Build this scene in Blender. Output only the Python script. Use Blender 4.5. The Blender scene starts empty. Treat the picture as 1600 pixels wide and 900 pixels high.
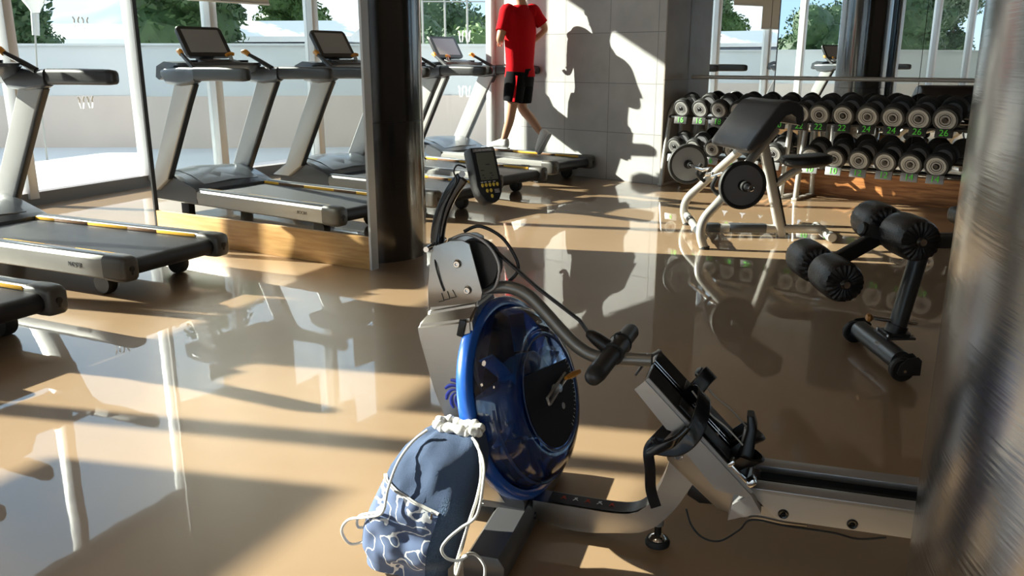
import bpy, bmesh, math, random
from math import sin, cos, pi, radians as R
from mathutils import Vector, Matrix, noise
random.seed(7)
SC = bpy.context.scene
COL = SC.collection

# ------------------------------------------------------------------ camera, world, sun, exposure
F, TH, CH = 1316.0, R(15.1), 1.2
cam_data = bpy.data.cameras.new('camera')
cam_data.sensor_width = 36.0
cam_data.lens = F / 1600 * 36.0
cam_data.clip_start = 0.02
cam_data.clip_end = 3000
cam = bpy.data.objects.new('camera', cam_data)
COL.objects.link(cam)
cam.location = (0, 0, CH)
cam.rotation_euler = (pi / 2 - TH, 0, 0)
SC.camera = cam
SC.view_settings.view_transform = 'Standard'
SC.view_settings.look = 'None'
SC.view_settings.gamma = 1
SC.view_settings.use_curve_mapping = False
SC.view_settings.exposure = 0.72

FILL_LAMP = 4.0
SUN_HEAD, SUN_EL = R(-11.7), R(25)
sd = bpy.data.lights.new('sun', 'SUN')
sd.energy = 12.0
sd.angle = R(0.6)
sd.color = (1.0, 0.93, 0.80)
sun = bpy.data.objects.new('sun', sd)
COL.objects.link(sun)
sv = Vector((cos(SUN_HEAD) * cos(SUN_EL), sin(SUN_HEAD) * cos(SUN_EL), -sin(SUN_EL)))
sun.rotation_euler = sv.to_track_quat('-Z', 'Y').to_euler()
sun.location = (-8, 4, 6)

w = bpy.data.worlds.new('sky')
SC.world = w
w.use_nodes = True
wn = w.node_tree
for n_ in list(wn.nodes):
    wn.nodes.remove(n_)
wo = wn.nodes.new('ShaderNodeOutputWorld')
wb = wn.nodes.new('ShaderNodeBackground')
wtc = wn.nodes.new('ShaderNodeTexCoord')
wns = wn.nodes.new('ShaderNodeTexNoise')
wns.inputs['Scale'].default_value = 2.2
wns.inputs['Detail'].default_value = 5
wcr = wn.nodes.new('ShaderNodeValToRGB')
wcr.color_ramp.elements[0].position = 0.42
wcr.color_ramp.elements[0].color = (0.52, 0.74, 1.0, 1)
wcr.color_ramp.elements[1].position = 0.58
wcr.color_ramp.elements[1].color = (0.93, 0.96, 1.0, 1)
wn.links.new(wtc.outputs['Generated'], wns.inputs['Vector'])
wn.links.new(wns.outputs['Fac'], wcr.inputs['Fac'])
wn.links.new(wcr.outputs['Color'], wb.inputs['Color'])
wb.inputs['Strength'].default_value = 1.0
wn.links.new(wb.outputs[0], wo.inputs[0])

# ------------------------------------------------------------------ helpers
def fl(px, py, z=0.0):
    u = (px - 800) / F; v = (450 - py) / F
    d = Vector((u, cos(TH) + v * sin(TH), -sin(TH) + v * cos(TH)))
    t = (z - CH) / d.z
    return Vector((d.x * t, d.y * t, z))

def onp(px, py, n, dd):
    u = (px - 800) / F; v = (450 - py) / F
    d = Vector((u, cos(TH) + v * sin(TH), -sin(TH) + v * cos(TH)))
    t = dd / (n[0] * d.x + n[1] * d.y)
    return Vector((d.x * t, d.y * t, CH + d.z * t))

class Frame:
    """vertical working plane: origin on the floor, heading a, side n; L() gives (along, side, up)"""
    def __init__(s, O, ang):
        s.O = Vector((O[0], O[1], 0)); s.ang = ang
        s.a = Vector((cos(ang), sin(ang), 0)); s.n = Vector((-sin(ang), cos(ang), 0))
    def L(s, px, py, b=0.0):
        n = s.n; o = s.O + n * b
        p = onp(px, py, (n.x, n.y), n.x * o.x + n.y * o.y)
        return Vector(((p - s.O).dot(s.a), b, p.z))

def mat(name, color=(0.5, 0.5, 0.5), rough=0.5, metal=0.0, emis=None, estr=1.0, coat=0.0, noise_amt=0.0, nscale=20, bump=0.0, bscale=60, spec=0.5, coat_rough=0.05):
    m = bpy.data.materials.new(name); m.use_nodes = True
    nt = m.node_tree; b = nt.nodes['Principled BSDF']
    b.inputs['Base Color'].default_value = (*color, 1)
    b.inputs['Roughness'].default_value = rough
    b.inputs['Metallic'].default_value = metal
    b.inputs['Specular IOR Level'].default_value = spec
    if coat:
        b.inputs['Coat Weight'].default_value = coat
        b.inputs['Coat Roughness'].default_value = coat_rough
    if emis:
        b.inputs['Emission Color'].default_value = (*emis, 1)
        b.inputs['Emission Strength'].default_value = estr
    tc = nt.nodes.new('ShaderNodeTexCoord')
    if noise_amt:
        ns = nt.nodes.new('ShaderNodeTexNoise'); ns.inputs['Scale'].default_value = nscale; ns.inputs['Detail'].default_value = 4
        mx = nt.nodes.new('ShaderNodeMix'); mx.data_type = 'RGBA'
        mx.inputs[6].default_value = (*[c * (1 - noise_amt) for c in color], 1)
        mx.inputs[7].default_value = (*[min(1, c * (1 + noise_amt)) for c in color], 1)
        nt.links.new(tc.outputs['Object'], ns.inputs['Vector'])
        nt.links.new(ns.outputs['Fac'], mx.inputs[0]); nt.links.new(mx.outputs[2], b.inputs['Base Color'])
    if bump:
        n2 = nt.nodes.new('ShaderNodeTexNoise'); n2.inputs['Scale'].default_value = bscale; n2.inputs['Detail'].default_value = 3
        bp = nt.nodes.new('ShaderNodeBump'); bp.inputs['Strength'].default_value = bump; bp.inputs['Distance'].default_value = 0.01
        nt.links.new(tc.outputs['Object'], n2.inputs['Vector'])
        nt.links.new(n2.outputs['Fac'], bp.inputs['Height']); nt.links.new(bp.outputs[0], b.inputs['Normal'])
    return m

def see_through(name, tint, gloss=0.10, rough=0.02, haze=0.0, hcol=(1, 1, 1)):
    """thin clear sheet: passes light with a tint, reflects by Fresnel"""
    m = bpy.data.materials.new(name); m.use_nodes = True
    nt = m.node_tree
    nt.nodes.remove(nt.nodes['Principled BSDF'])
    out = nt.nodes['Material Output']
    t = nt.nodes.new('ShaderNodeBsdfTransparent'); t.inputs[0].default_value = (*tint, 1)
    g = nt.nodes.new('ShaderNodeBsdfGlossy'); g.inputs['Roughness'].default_value = rough
    fr = nt.nodes.new('ShaderNodeLayerWeight'); fr.inputs['Blend'].default_value = gloss
    mx = nt.nodes.new('ShaderNodeMixShader')
    nt.links.new(fr.outputs['Fresnel'], mx.inputs[0])
    last = t
    if haze:
        df = nt.nodes.new('ShaderNodeBsdfDiffuse'); df.inputs[0].default_value = (*hcol, 1)
        m2 = nt.nodes.new('ShaderNodeMixShader'); m2.inputs[0].default_value = haze
        nt.links.new(t.outputs[0], m2.inputs[1]); nt.links.new(df.outputs[0], m2.inputs[2]); last = m2
    nt.links.new(last.outputs[0], mx.inputs[1]); nt.links.new(g.outputs[0], mx.inputs[2])
    nt.links.new(mx.outputs[0], out.inputs['Surface'])
    return m

def bm_new():
    return bmesh.new()

def xf(loc=(0, 0, 0), rot=(0, 0, 0)):
    from mathutils import Euler
    return Matrix.Translation(Vector(loc)) @ Euler(rot).to_matrix().to_4x4()

def box(bm, c, s, rot=(0, 0, 0), bev=0.0, seg=2, M=None):
    r = bmesh.ops.create_cube(bm, size=1.0)
    vs = r['verts']
    m = xf(c, rot) @ Matrix.Diagonal((s[0], s[1], s[2], 1))
    if M is not None: m = M @ m
    bmesh.ops.transform(bm, matrix=m, verts=vs)
    if bev > 0:
        es = list({e for v in vs for e in v.link_edges})
        bmesh.ops.bevel(bm, geom=es, offset=bev, segments=seg, affect='EDGES', profile=0.5)

def cyl(bm, p0, p1, r0, r1=None, seg=24, bev=0.0):
    p0 = Vector(p0); p1 = Vector(p1); r1 = r0 if r1 is None else r1
    d = p1 - p0
    q = d.to_track_quat('Z', 'Y').to_matrix().to_4x4()
    prof = [(0, 0), (r0 - bev, 0), (r0, bev), (r1, d.length - bev), (r1 - bev, d.length), (0, d.length)] if bev else [(0, 0), (r0, 0), (r1, d.length), (0, d.length)]
    lathe(bm, prof, Matrix.Translation(p0) @ q, seg)

def lathe(bm, prof, M=Matrix.Identity(4), seg=32, a0=0.0, a1=2 * pi):
    full = abs(a1 - a0 - 2 * pi) < 1e-6
    rings = []
    for r, z in prof:
        if r < 1e-6:
            rings.append([bm.verts.new(M @ Vector((0, 0, z)))])
        else:
            n = seg if full else seg + 1
            rings.append([bm.verts.new(M @ Vector((r * cos(a0 + (a1 - a0) * i / seg), r * sin(a0 + (a1 - a0) * i / seg), z))) for i in range(n)])
    for A, B in zip(rings, rings[1:]):
        n = max(len(A), len(B))
        rng = range(n if full else n - 1)
        for i in rng:
            j = (i + 1) % n
            if len(A) == 1 and len(B) == 1: continue
            if len(A) == 1: f = (A[0], B[i], B[j])
            elif len(B) == 1: f = (A[j], A[i], B[0])
            else: f = (A[i], B[i], B[j], A[j])
            try: bm.faces.new(f)
            except ValueError: pass

def smooth_path(pts, k=6):
    pts = [Vector(p) for p in pts]
    out = []
    n = len(pts)
    for i in range(n - 1):
        p0 = pts[max(i - 1, 0)]; p1 = pts[i]; p2 = pts[i + 1]; p3 = pts[min(i + 2, n - 1)]
        for j in range(k):
            t = j / k
            out.append(0.5 * ((2 * p1) + (p2 - p0) * t + (2 * p0 - 5 * p1 + 4 * p2 - p3) * t * t + (3 * p1 - p0 - 3 * p2 + p3) * t ** 3))
    out.append(pts[-1])
    return out

def tube(bm, pts, r, seg=12, k=6, sm=True, closed=False, flat=None, wide=None):
    """swept tube; r a number or a list per control point; flat=(w,h) gives a strap section"""
    ctrl = [Vector(p) for p in pts]
    if closed: ctrl = ctrl + [ctrl[0]]
    P = smooth_path(ctrl, k) if sm and len(ctrl) > 2 else ctrl
    if isinstance(r, (list, tuple)):
        rr = []
        for i in range(len(P)):
            t = i / (len(P) - 1) * (len(r) - 1); a = int(min(t, len(r) - 2)); rr.append(r[a] + (r[a + 1] - r[a]) * (t - a))
    else: rr = [r] * len(P)
    up = Vector((0, 0, 1)); T = (P[1] - P[0]).normalized()
    if abs(T.dot(up)) > 0.95: up = Vector((0, 1, 0))
    N = (up - T * up.dot(T)).normalized()
    rings = []
    for i, p in enumerate(P):
        if i == 0: T2 = (P[1] - P[0])
        elif i == len(P) - 1: T2 = (P[-1] - P[-2])
        else: T2 = (P[i + 1] - P[i - 1])
        if T2.length < 1e-9: T2 = T
        T2 = T2.normalized(); N = (N - T2 * N.dot(T2))
        N = N.normalized() if N.length > 1e-6 else T2.orthogonal().normalized()
        B = T2.cross(N); T = T2
        if wide is not None:
            B = (wide - T2 * wide.dot(T2)).normalized(); N = T2.cross(B)
        ring = []
        for j in range(seg):
            an = 2 * pi * j / seg
            if flat: ring.append(bm.verts.new(p + B * (flat[0] / 2 * (1 if cos(an) > 0 else -1) * abs(cos(an)) ** 0.3) + N * (flat[1] / 2 * (1 if sin(an) > 0 else -1) * abs(sin(an)) ** 0.3)))
            else: ring.append(bm.verts.new(p + (N * cos(an) + B * sin(an)) * rr[i]))
        rings.append(ring)
    for A, B in zip(rings, rings[1:]):
        for j in range(seg):
            q = (j + 1) % seg
            bm.faces.new((A[j], A[q], B[q], B[j]))
    if not closed:
        bm.faces.new(rings[0]); bm.faces.new(list(reversed(rings[-1])))

def prism(bm, poly, y0, y1, M=Matrix.Identity(4), bev=0.0, axis='y'):
    """poly in (x,z) extruded along y"""
    mk = (lambda p, y: Vector((p[0], y, p[1]))) if axis == 'y' else ((lambda p, y: Vector((p[0], p[1], y))) if axis == 'z' else (lambda p, y: Vector((y, p[0], p[1]))))
    A = [bm.verts.new(M @ mk(p, y0)) for p in poly]; B = [bm.verts.new(M @ mk(p, y1)) for p in poly]
    fs = [bm.faces.new(A), bm.faces.new(list(reversed(B)))]
    n = len(poly)
    for i in range(n):
        j = (i + 1) % n
        fs.append(bm.faces.new((A[i], B[i], B[j], A[j])))
    if bev > 0:
        es = list({e for f in fs[:2] for e in f.edges})
        bmesh.ops.bevel(bm, geom=es, offset=bev, segments=2, affect='EDGES', profile=0.5)

def loft(bm, secs, cap=True, closed=True):
    """secs: list of rings (lists of Vectors of the same length)"""
    rs = [[bm.verts.new(Vector(p)) for p in s] for s in secs]
    n = len(rs[0])
    for A, B in zip(rs, rs[1:]):
        for i in range(n if closed else n - 1):
            j = (i + 1) % n
            bm.faces.new((A[i], A[j], B[j], B[i]))
    if cap:
        bm.faces.new(list(reversed(rs[0]))); bm.faces.new(rs[-1])
    return rs

def rrect(w, h, r, n=4, cx=0, cy=0):
    out = []
    for qx, qy, a0 in ((1, 1, 0), (-1, 1, 90), (-1, -1, 180), (1, -1, 270)):
        for i in range(n + 1):
            a = R(a0 + 90 * i / n)
            out.append((cx + qx * (w / 2 - r) + r * cos(a), cy + qy * (h / 2 - r) + r * sin(a)))
    return out

def obj(name, bm, m, parent=None, smooth=35, label=None):
    bmesh.ops.remove_doubles(bm, verts=bm.verts, dist=1e-6)
    bmesh.ops.recalc_face_normals(bm, faces=bm.faces)
    me = bpy.data.meshes.new(name)
    if smooth:
        lim = R(smooth)
        for f in bm.faces: f.smooth = True
        for e in bm.edges:
            if len(e.link_faces) == 2:
                if e.calc_face_angle(0) > lim: e.smooth = False
    bm.to_mesh(me); bm.free()
    if isinstance(m, (list, tuple)):
        for x in m: me.materials.append(x)
    else: me.materials.append(m)
    o = bpy.data.objects.new(name, me); COL.objects.link(o)
    if parent is not None: o.parent = parent
    if label: o['label'] = label
    return o

def thing(name, label, cat, loc=(0, 0, 0), rz=0.0, group=None):
    o = bpy.data.objects.new(name, None); COL.objects.link(o)
    o.location = loc; o.rotation_euler = (0, 0, rz); o.empty_display_size = 0.1
    o['label'] = label; o['category'] = cat
    if group: o['group'] = group
    return o

def tag(o, label, cat, group=None, kind=None):
    o['label'] = label; o['category'] = cat
    if group: o['group'] = group
    if kind: o['kind'] = kind
    return o

def struct(name, bm, m, smooth=35, parent=None):
    o = obj(name, bm, m, parent, smooth)
    if parent is None: o['kind'] = 'structure'
    return o

def dup(root, loc, rz, label=None, group=None):
    r = root.copy(); COL.objects.link(r); r.location = loc; r.rotation_euler = (0, 0, rz)
    if label: r['label'] = label
    if group: r['group'] = group
    for ch in list(root.children):
        c = ch.copy(); COL.objects.link(c); c.parent = r
        for g in ch.children:
            d = g.copy(); COL.objects.link(d); d.parent = c
    return r

def text_bm(s, size, M, ext=0.0006):
    cu = bpy.data.curves.new('t', 'FONT'); cu.body = s; cu.size = size; cu.extrude = ext
    cu.align_x = 'CENTER'; cu.align_y = 'CENTER'; cu.resolution_u = 3
    o = bpy.data.objects.new('t', cu); COL.objects.link(o)
    bpy.context.view_layer.update()
    dg = bpy.context.evaluated_depsgraph_get()
    me = bpy.data.meshes.new_from_object(o.evaluated_get(dg))
    bm = bmesh.new(); bm.from_mesh(me); bmesh.ops.transform(bm, matrix=M, verts=bm.verts)
    bpy.data.objects.remove(o); bpy.data.curves.remove(cu); bpy.data.meshes.remove(me)
    return bm

def basis(x, y, z, o=(0, 0, 0)):
    m = Matrix((x, y, z)).transposed().to_4x4(); m.translation = Vector(o); return m

# ------------------------------------------------------------------ materials
M_ = {}
def floor_mat():
    m = bpy.data.materials.new('resin_floor'); m.use_nodes = True; nt = m.node_tree; b = nt.nodes['Principled BSDF']
    tc = nt.nodes.new('ShaderNodeTexCoord')
    ns = nt.nodes.new('ShaderNodeTexNoise'); ns.inputs['Scale'].default_value = 1.3; ns.inputs['Detail'].default_value = 5
    cr = nt.nodes.new('ShaderNodeValToRGB')
    cr.color_ramp.elements[0].position = 0.3; cr.color_ramp.elements[0].color = (0.33, 0.215, 0.122, 1)
    cr.color_ramp.elements[1].position = 0.7; cr.color_ramp.elements[1].color = (0.385, 0.258, 0.150, 1)
    n2 = nt.nodes.new('ShaderNodeTexNoise'); n2.inputs['Scale'].default_value = 3.0; n2.inputs['Detail'].default_value = 3
    bp = nt.nodes.new('ShaderNodeBump'); bp.inputs['Strength'].default_value = 0.010; bp.inputs['Distance'].default_value = 0.05
    nt.links.new(tc.outputs['Object'], ns.inputs['Vector']); nt.links.new(ns.outputs['Fac'], cr.inputs['Fac'])
    nt.links.new(cr.outputs['Color'], b.inputs['Base Color'])
    nt.links.new(tc.outputs['Object'], n2.inputs['Vector']); nt.links.new(n2.outputs['Fac'], bp.inputs['Height'])
    nt.links.new(bp.outputs[0], b.inputs['Coat Normal'])
    b.inputs['Roughness'].default_value = 0.45; b.inputs['Coat Weight'].default_value = 1.0; b.inputs['Coat Roughness'].default_value = 0.02; b.inputs['Coat IOR'].default_value = 1.6
    return m
def wood_mat(name, c0, c1, sc=(1.2, 1.2, 14)):
    m = bpy.data.materials.new(name); m.use_nodes = True; nt = m.node_tree; b = nt.nodes['Principled BSDF']
    tc = nt.nodes.new('ShaderNodeTexCoord'); mp = nt.nodes.new('ShaderNodeMapping'); mp.inputs['Scale'].default_value = sc
    ns = nt.nodes.new('ShaderNodeTexNoise'); ns.inputs['Scale'].default_value = 3; ns.inputs['Detail'].default_value = 6; ns.inputs['Distortion'].default_value = 0.6
    cr = nt.nodes.new('ShaderNodeValToRGB')
    cr.color_ramp.elements[0].position = 0.35; cr.color_ramp.elements[0].color = (*c0, 1)
    cr.color_ramp.elements[1].position = 0.65; cr.color_ramp.elements[1].color = (*c1, 1)
    nt.links.new(tc.outputs['Object'], mp.inputs[0]); nt.links.new(mp.outputs[0], ns.inputs['Vector']); nt.links.new(ns.outputs['Fac'], cr.inputs['Fac'])
    nt.links.new(cr.outputs['Color'], b.inputs['Base Color']); b.inputs['Roughness'].default_value = 0.4
    return m
def concrete_mat(name, c0, c1, bw, bh, ang):
    """wall clad in large concrete slabs with thin joints; ang = heading of the wall"""
    m = bpy.data.materials.new(name); m.use_nodes = True; nt = m.node_tree; b = nt.nodes['Principled BSDF']
    tc = nt.nodes.new('ShaderNodeTexCoord'); mp = nt.nodes.new('ShaderNodeMapping')
    mp.inputs['Rotation'].default_value = (0, 0, -ang)
    sep = nt.nodes.new('ShaderNodeSeparateXYZ'); cmb = nt.nodes.new('ShaderNodeCombineXYZ')
    nt.links.new(tc.outputs['Object'], mp.inputs[0]); nt.links.new(mp.outputs[0], sep.inputs[0])
    nt.links.new(sep.outputs[0], cmb.inputs[0]); nt.links.new(sep.outputs[2], cmb.inputs[1])
    br = nt.nodes.new('ShaderNodeTexBrick'); br.offset = 0.0
    br.inputs['Color1'].default_value = (*c0, 1); br.inputs['Color2'].default_value = (*c1, 1); br.inputs['Mortar'].default_value = (*[c * 0.55 for c in c0], 1)
    br.inputs['Scale'].default_value = 1.0; br.inputs['Mortar Size'].default_value = 0.004; br.inputs['Brick Width'].default_value = bw; br.inputs['Row Height'].default_value = bh
    br.inputs['Mortar Smooth'].default_value = 0.3
    nt.links.new(cmb.outputs[0], br.inputs['Vector'])
    ns = nt.nodes.new('ShaderNodeTexNoise'); ns.inputs['Scale'].default_value = 3.5; ns.inputs['Detail'].default_value = 6
    nt.links.new(tc.outputs['Object'], ns.inputs['Vector'])
    mx = nt.nodes.new('ShaderNodeMix'); mx.data_type = 'RGBA'; mx.blend_type = 'MULTIPLY'; mx.inputs[0].default_value = 0.5
    cr = nt.nodes.new('ShaderNodeValToRGB'); cr.color_ramp.elements[0].position = 0.3; cr.color_ramp.elements[0].color = (0.62, 0.62, 0.62, 1); cr.color_ramp.elements[1].position = 0.7
    nt.links.new(ns.outputs['Fac'], cr.inputs['Fac']); nt.links.new(br.outputs['Color'], mx.inputs[6]); nt.links.new(cr.outputs['Color'], mx.inputs[7])
    nt.links.new(mx.outputs[2], b.inputs['Base Color']); b.inputs['Roughness'].default_value = 0.35
    return m
def brushed(name, col, rough, stretch=(60, 60, 1.0), amt=0.25):
    m = bpy.data.materials.new(name); m.use_nodes = True; nt = m.node_tree; b = nt.nodes['Principled BSDF']
    b.inputs['Base Color'].default_value = (*col, 1); b.inputs['Metallic'].default_value = 1.0; b.inputs['Roughness'].default_value = rough
    tc = nt.nodes.new('ShaderNodeTexCoord'); mp = nt.nodes.new('ShaderNodeMapping'); mp.inputs['Scale'].default_value = stretch
    ns = nt.nodes.new('ShaderNodeTexNoise'); ns.inputs['Scale'].default_value = 3; ns.inputs['Detail'].default_value = 3
    bp = nt.nodes.new('ShaderNodeBump'); bp.inputs['Strength'].default_value = amt; bp.inputs['Distance'].default_value = 0.002
    nt.links.new(tc.outputs['Object'], mp.inputs[0]); nt.links.new(mp.outputs[0], ns.inputs['Vector']); nt.links.new(ns.outputs['Fac'], bp.inputs['Height']); nt.links.new(bp.outputs[0], b.inputs['Normal'])
    return m
M_['floor'] = floor_mat()
M_['wood'] = wood_mat('honey_wood', (0.50, 0.27, 0.09), (0.66, 0.40, 0.16))
M_['wood_dark'] = wood_mat('worn_wood', (0.22, 0.075, 0.02), (0.50, 0.22, 0.07))
M_['mirror'] = mat('mirror', (0.88, 0.90, 0.90), 0.0, 1.0)
M_['col_dark'] = brushed('dark_steel_column', (0.16, 0.155, 0.15), 0.16, (3, 3, 60), 0.05)
M_['col_steel'] = brushed('brushed_steel_column', (0.40, 0.39, 0.39), 0.18, (2, 2, 70), 0.12)
M_['alu'] = mat('window_aluminium', (0.62, 0.63, 0.64), 0.35, 0.3)
M_['alu_dark'] = mat('sill_grey', (0.20, 0.20, 0.21), 0.45, 0.2)
M_['white_paint'] = mat('pale_paint', (0.78, 0.77, 0.73), 0.5)
M_['glass'] = see_through('window_glass', (0.92, 0.96, 0.955), 0.06, 0.0)
M_['decal'] = mat('white_frosted_film', (0.92, 0.95, 0.97), 0.6)
M_['terrace'] = mat('terrace_paving', (0.60, 0.60, 0.61), 0.8, noise_amt=0.06, nscale=1.5)
M_['wall_white'] = mat('garden_wall_paint', (0.68, 0.69, 0.69), 0.8, noise_amt=0.04, nscale=2)
M_['wall_peach'] = mat('garden_wall_plinth', (0.72, 0.60, 0.52), 0.85, noise_amt=0.12, nscale=1.2)
M_['ceiling'] = mat('ceiling_paint', (0.24, 0.20, 0.165), 0.7)
M_['wall_in'] = mat('inner_wall', (0.24, 0.20, 0.17), 0.6)
M_['blind'] = mat('roller_blind', (0.50, 0.47, 0.42), 0.8)  # cloth of the added sheets that cut the sun
M_['tm_grey'] = mat('treadmill_silver', (0.34, 0.335, 0.32), 0.32, 0.25)
M_['tm_mid'] = mat('treadmill_graphite', (0.085, 0.095, 0.11), 0.28, 0.3, coat=0.3)
M_['cap'] = mat('cap_plastic', (0.085, 0.08, 0.072), 0.36)
M_['tm_dark'] = mat('dark_plastic', (0.030, 0.031, 0.033), 0.38)
M_['belt'] = mat('belt_rubber', (0.014, 0.015, 0.019), 0.42, bump=0.2, bscale=400)
M_['tm_light'] = mat('treadmill_light_metal', (0.50, 0.50, 0.49), 0.34, 0.3)
M_['yellow'] = mat('yellow_strip', (0.78, 0.42, 0.03), 0.45)
M_['orange'] = mat('orange_plastic', (0.72, 0.30, 0.03), 0.35)
M_['screen_off'] = mat('pale_screen', (0.33, 0.33, 0.335), 0.12, coat=0.5)
M_['black'] = mat('black_plastic', (0.012, 0.012, 0.013), 0.32)
M_['black_gloss'] = mat('black_gloss', (0.008, 0.009, 0.012), 0.10, coat=0.4)
M_['vinyl'] = mat('black_vinyl', (0.014, 0.014, 0.016), 0.30, bump=0.25, bscale=160)
M_['vinyl_grey'] = mat('grey_vinyl', (0.05, 0.05, 0.055), 0.34, bump=0.2, bscale=160)
M_['rubber'] = mat('rubber', (0.02, 0.02, 0.02), 0.6)
M_['frame_silver'] = mat('silver_powder_coat', (0.50, 0.485, 0.45), 0.34, 0.45)
M_['rower_metal'] = brushed('brushed_aluminium', (0.50, 0.48, 0.45), 0.33, (4, 90, 90), 0.06)
M_['rower_tube'] = mat('rower_grey_tube', (0.25, 0.24, 0.22), 0.33, 0.5)
M_['rower_dark'] = mat('rower_dark_metal', (0.12, 0.12, 0.125), 0.34, 0.5)
M_['rail'] = mat('rail_aluminium', (0.42, 0.41, 0.41), 0.35, 0.55)
M_['rail_side'] = mat('rail_side_metal', (0.58, 0.55, 0.50), 0.36, 0.45)
M_['chrome'] = mat('chrome', (0.75, 0.75, 0.75), 0.12, 1.0)
M_['blue'] = mat('blue_ring', (0.015, 0.11, 0.52), 0.25, coat=0.5)
M_['blue_print'] = mat('blue_print', (0.02, 0.035, 0.28), 0.5)
M_['dome'] = see_through('tinted_dome', (0.80, 0.87, 0.97), 0.45, 0.03)
M_['water'] = see_through('blue_water', (0.66, 0.78, 0.96), 0.35, 0.06, haze=0.30, hcol=(0.20, 0.36, 0.74))
M_['tank_back'] = see_through('tank_back_sheet', (0.75, 0.84, 0.97), 0.35, 0.06, haze=0.12, hcol=(0.2, 0.3, 0.6))
M_['inner_blue'] = mat('inner_blue_plastic', (0.02, 0.05, 0.16), 0.25, coat=0.5)
M_['drum_blue'] = mat('drum_blue', (0.05, 0.17, 0.48), 0.22, coat=0.6)
M_['clear'] = see_through('clear_plastic', (0.85, 0.87, 0.88), 0.5, 0.05, haze=0.25)
M_['lcd'] = mat('lcd', (0.16, 0.17, 0.14), 0.18, coat=0.6)
M_['lcd_ink'] = mat('lcd_ink', (0.02, 0.02, 0.02), 0.5)
M_['yellow_key'] = mat('yellow_key', (0.75, 0.55, 0.08), 0.5)
M_['white_print'] = mat('white_print', (0.75, 0.76, 0.78), 0.5)
M_['red_print'] = mat('red_print', (0.55, 0.08, 0.05), 0.5)
M_['navy'] = mat('navy_cloth', (0.052, 0.085, 0.165), 0.85, noise_amt=0.25, nscale=500, bump=0.4, bscale=700)
M_['navy_mesh'] = mat('navy_mesh', (0.045, 0.085, 0.16), 0.8, noise_amt=0.5, nscale=320, bump=0.6, bscale=320)
M_['cord'] = mat('white_cord', (0.78, 0.77, 0.74), 0.8)
M_['green'] = mat('green_digits', (0.12, 0.80, 0.06), 0.5)
M_['plate_grey'] = mat('weight_grey', (0.26, 0.26, 0.27), 0.4, 0.3)
M_['head_face'] = mat('dumbbell_steel_face', (0.34, 0.34, 0.335), 0.45, 0.15)
M_['head_grey'] = mat('dumbbell_inner_grey', (0.20, 0.20, 0.21), 0.45, 0.2)
M_['skin'] = mat('skin', (0.55, 0.30, 0.19), 0.5)
M_['red'] = mat('red_shirt', (0.50, 0.006, 0.012), 0.9, spec=0.1, bump=0.2, bscale=60)
M_['short_black'] = mat('black_shorts', (0.008, 0.008, 0.010), 0.9, spec=0.1)
M_['shoe'] = mat('white_shoe', (0.75, 0.75, 0.76), 0.5)
M_['shoe_grey'] = mat('grey_sole', (0.50, 0.50, 0.51), 0.6)
M_['hair'] = mat('dark_hair', (0.03, 0.02, 0.015), 0.6)
M_['brass'] = mat('bronze_knob', (0.50, 0.24, 0.07), 0.3, 0.7)
M_['leafA'] = mat('leaf_deep_green', (0.032, 0.072, 0.022), 0.6, noise_amt=0.5, nscale=6)
M_['leafB'] = mat('leaf_mid_green', (0.07, 0.13, 0.03), 0.6, noise_amt=0.5, nscale=6)
M_['leafC'] = mat('leaf_yellow_green', (0.16, 0.22, 0.045), 0.6, noise_amt=0.4, nscale=6)
M_['bark'] = mat('bark', (0.12, 0.08, 0.05), 0.8)
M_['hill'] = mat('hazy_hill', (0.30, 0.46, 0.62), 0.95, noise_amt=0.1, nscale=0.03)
M_['roof_white'] = mat('white_roof', (0.80, 0.82, 0.84), 0.6)
M_['house_dark'] = mat('shaded_house_wall', (0.15, 0.17, 0.22), 0.7)  # even dark blue-grey for the house walls

# ------------------------------------------------------------------ room shell
A1 = R(-29.8); m1n = Vector((-sin(A1), cos(A1), 0)); m1d = 3.806; m1t = Vector((cos(A1), sin(A1), 0))
A2 = R(-41.0); m2n = Vector((-sin(A2), cos(A2), 0)); m2t = Vector((cos(A2), sin(A2), 0))
WALL_D, MIR_D = 7.30, 7.74
F1A = R(66); f1t = Vector((cos(A1 + pi / 2 + R(5.8)), sin(A1 + pi / 2 + R(5.8)), 0))
f1t = Vector((cos(F1A), sin(F1A), 0)); f1n = Vector((-f1t.y, f1t.x, 0))       # f1n points outside
F10 = Vector((-3.6, 8.35, 0))
K = F10 + f1t * 0.72
C3 = Vector((-1.50, 11.0, 0)); C3 = m2n * WALL_D + m2t * (m2t.dot(C3))
f2t = (C3 - K).normalized(); f2n = Vector((-f2t.y, f2t.x, 0))
E0 = F10 - f1t * 15.6

def pt(along, d, z=0.0):
    p = m2n * d + m2t * along; p.z = z; return p
corner = pt(-4.40, WALL_D)               # where the slab wall ends and the return starts
ret = pt(-4.40, MIR_D)
rightend = pt(1.2, MIR_D)
gl_end = pt(-6.21, WALL_D); po_end = pt(-6.63, WALL_D)

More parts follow.
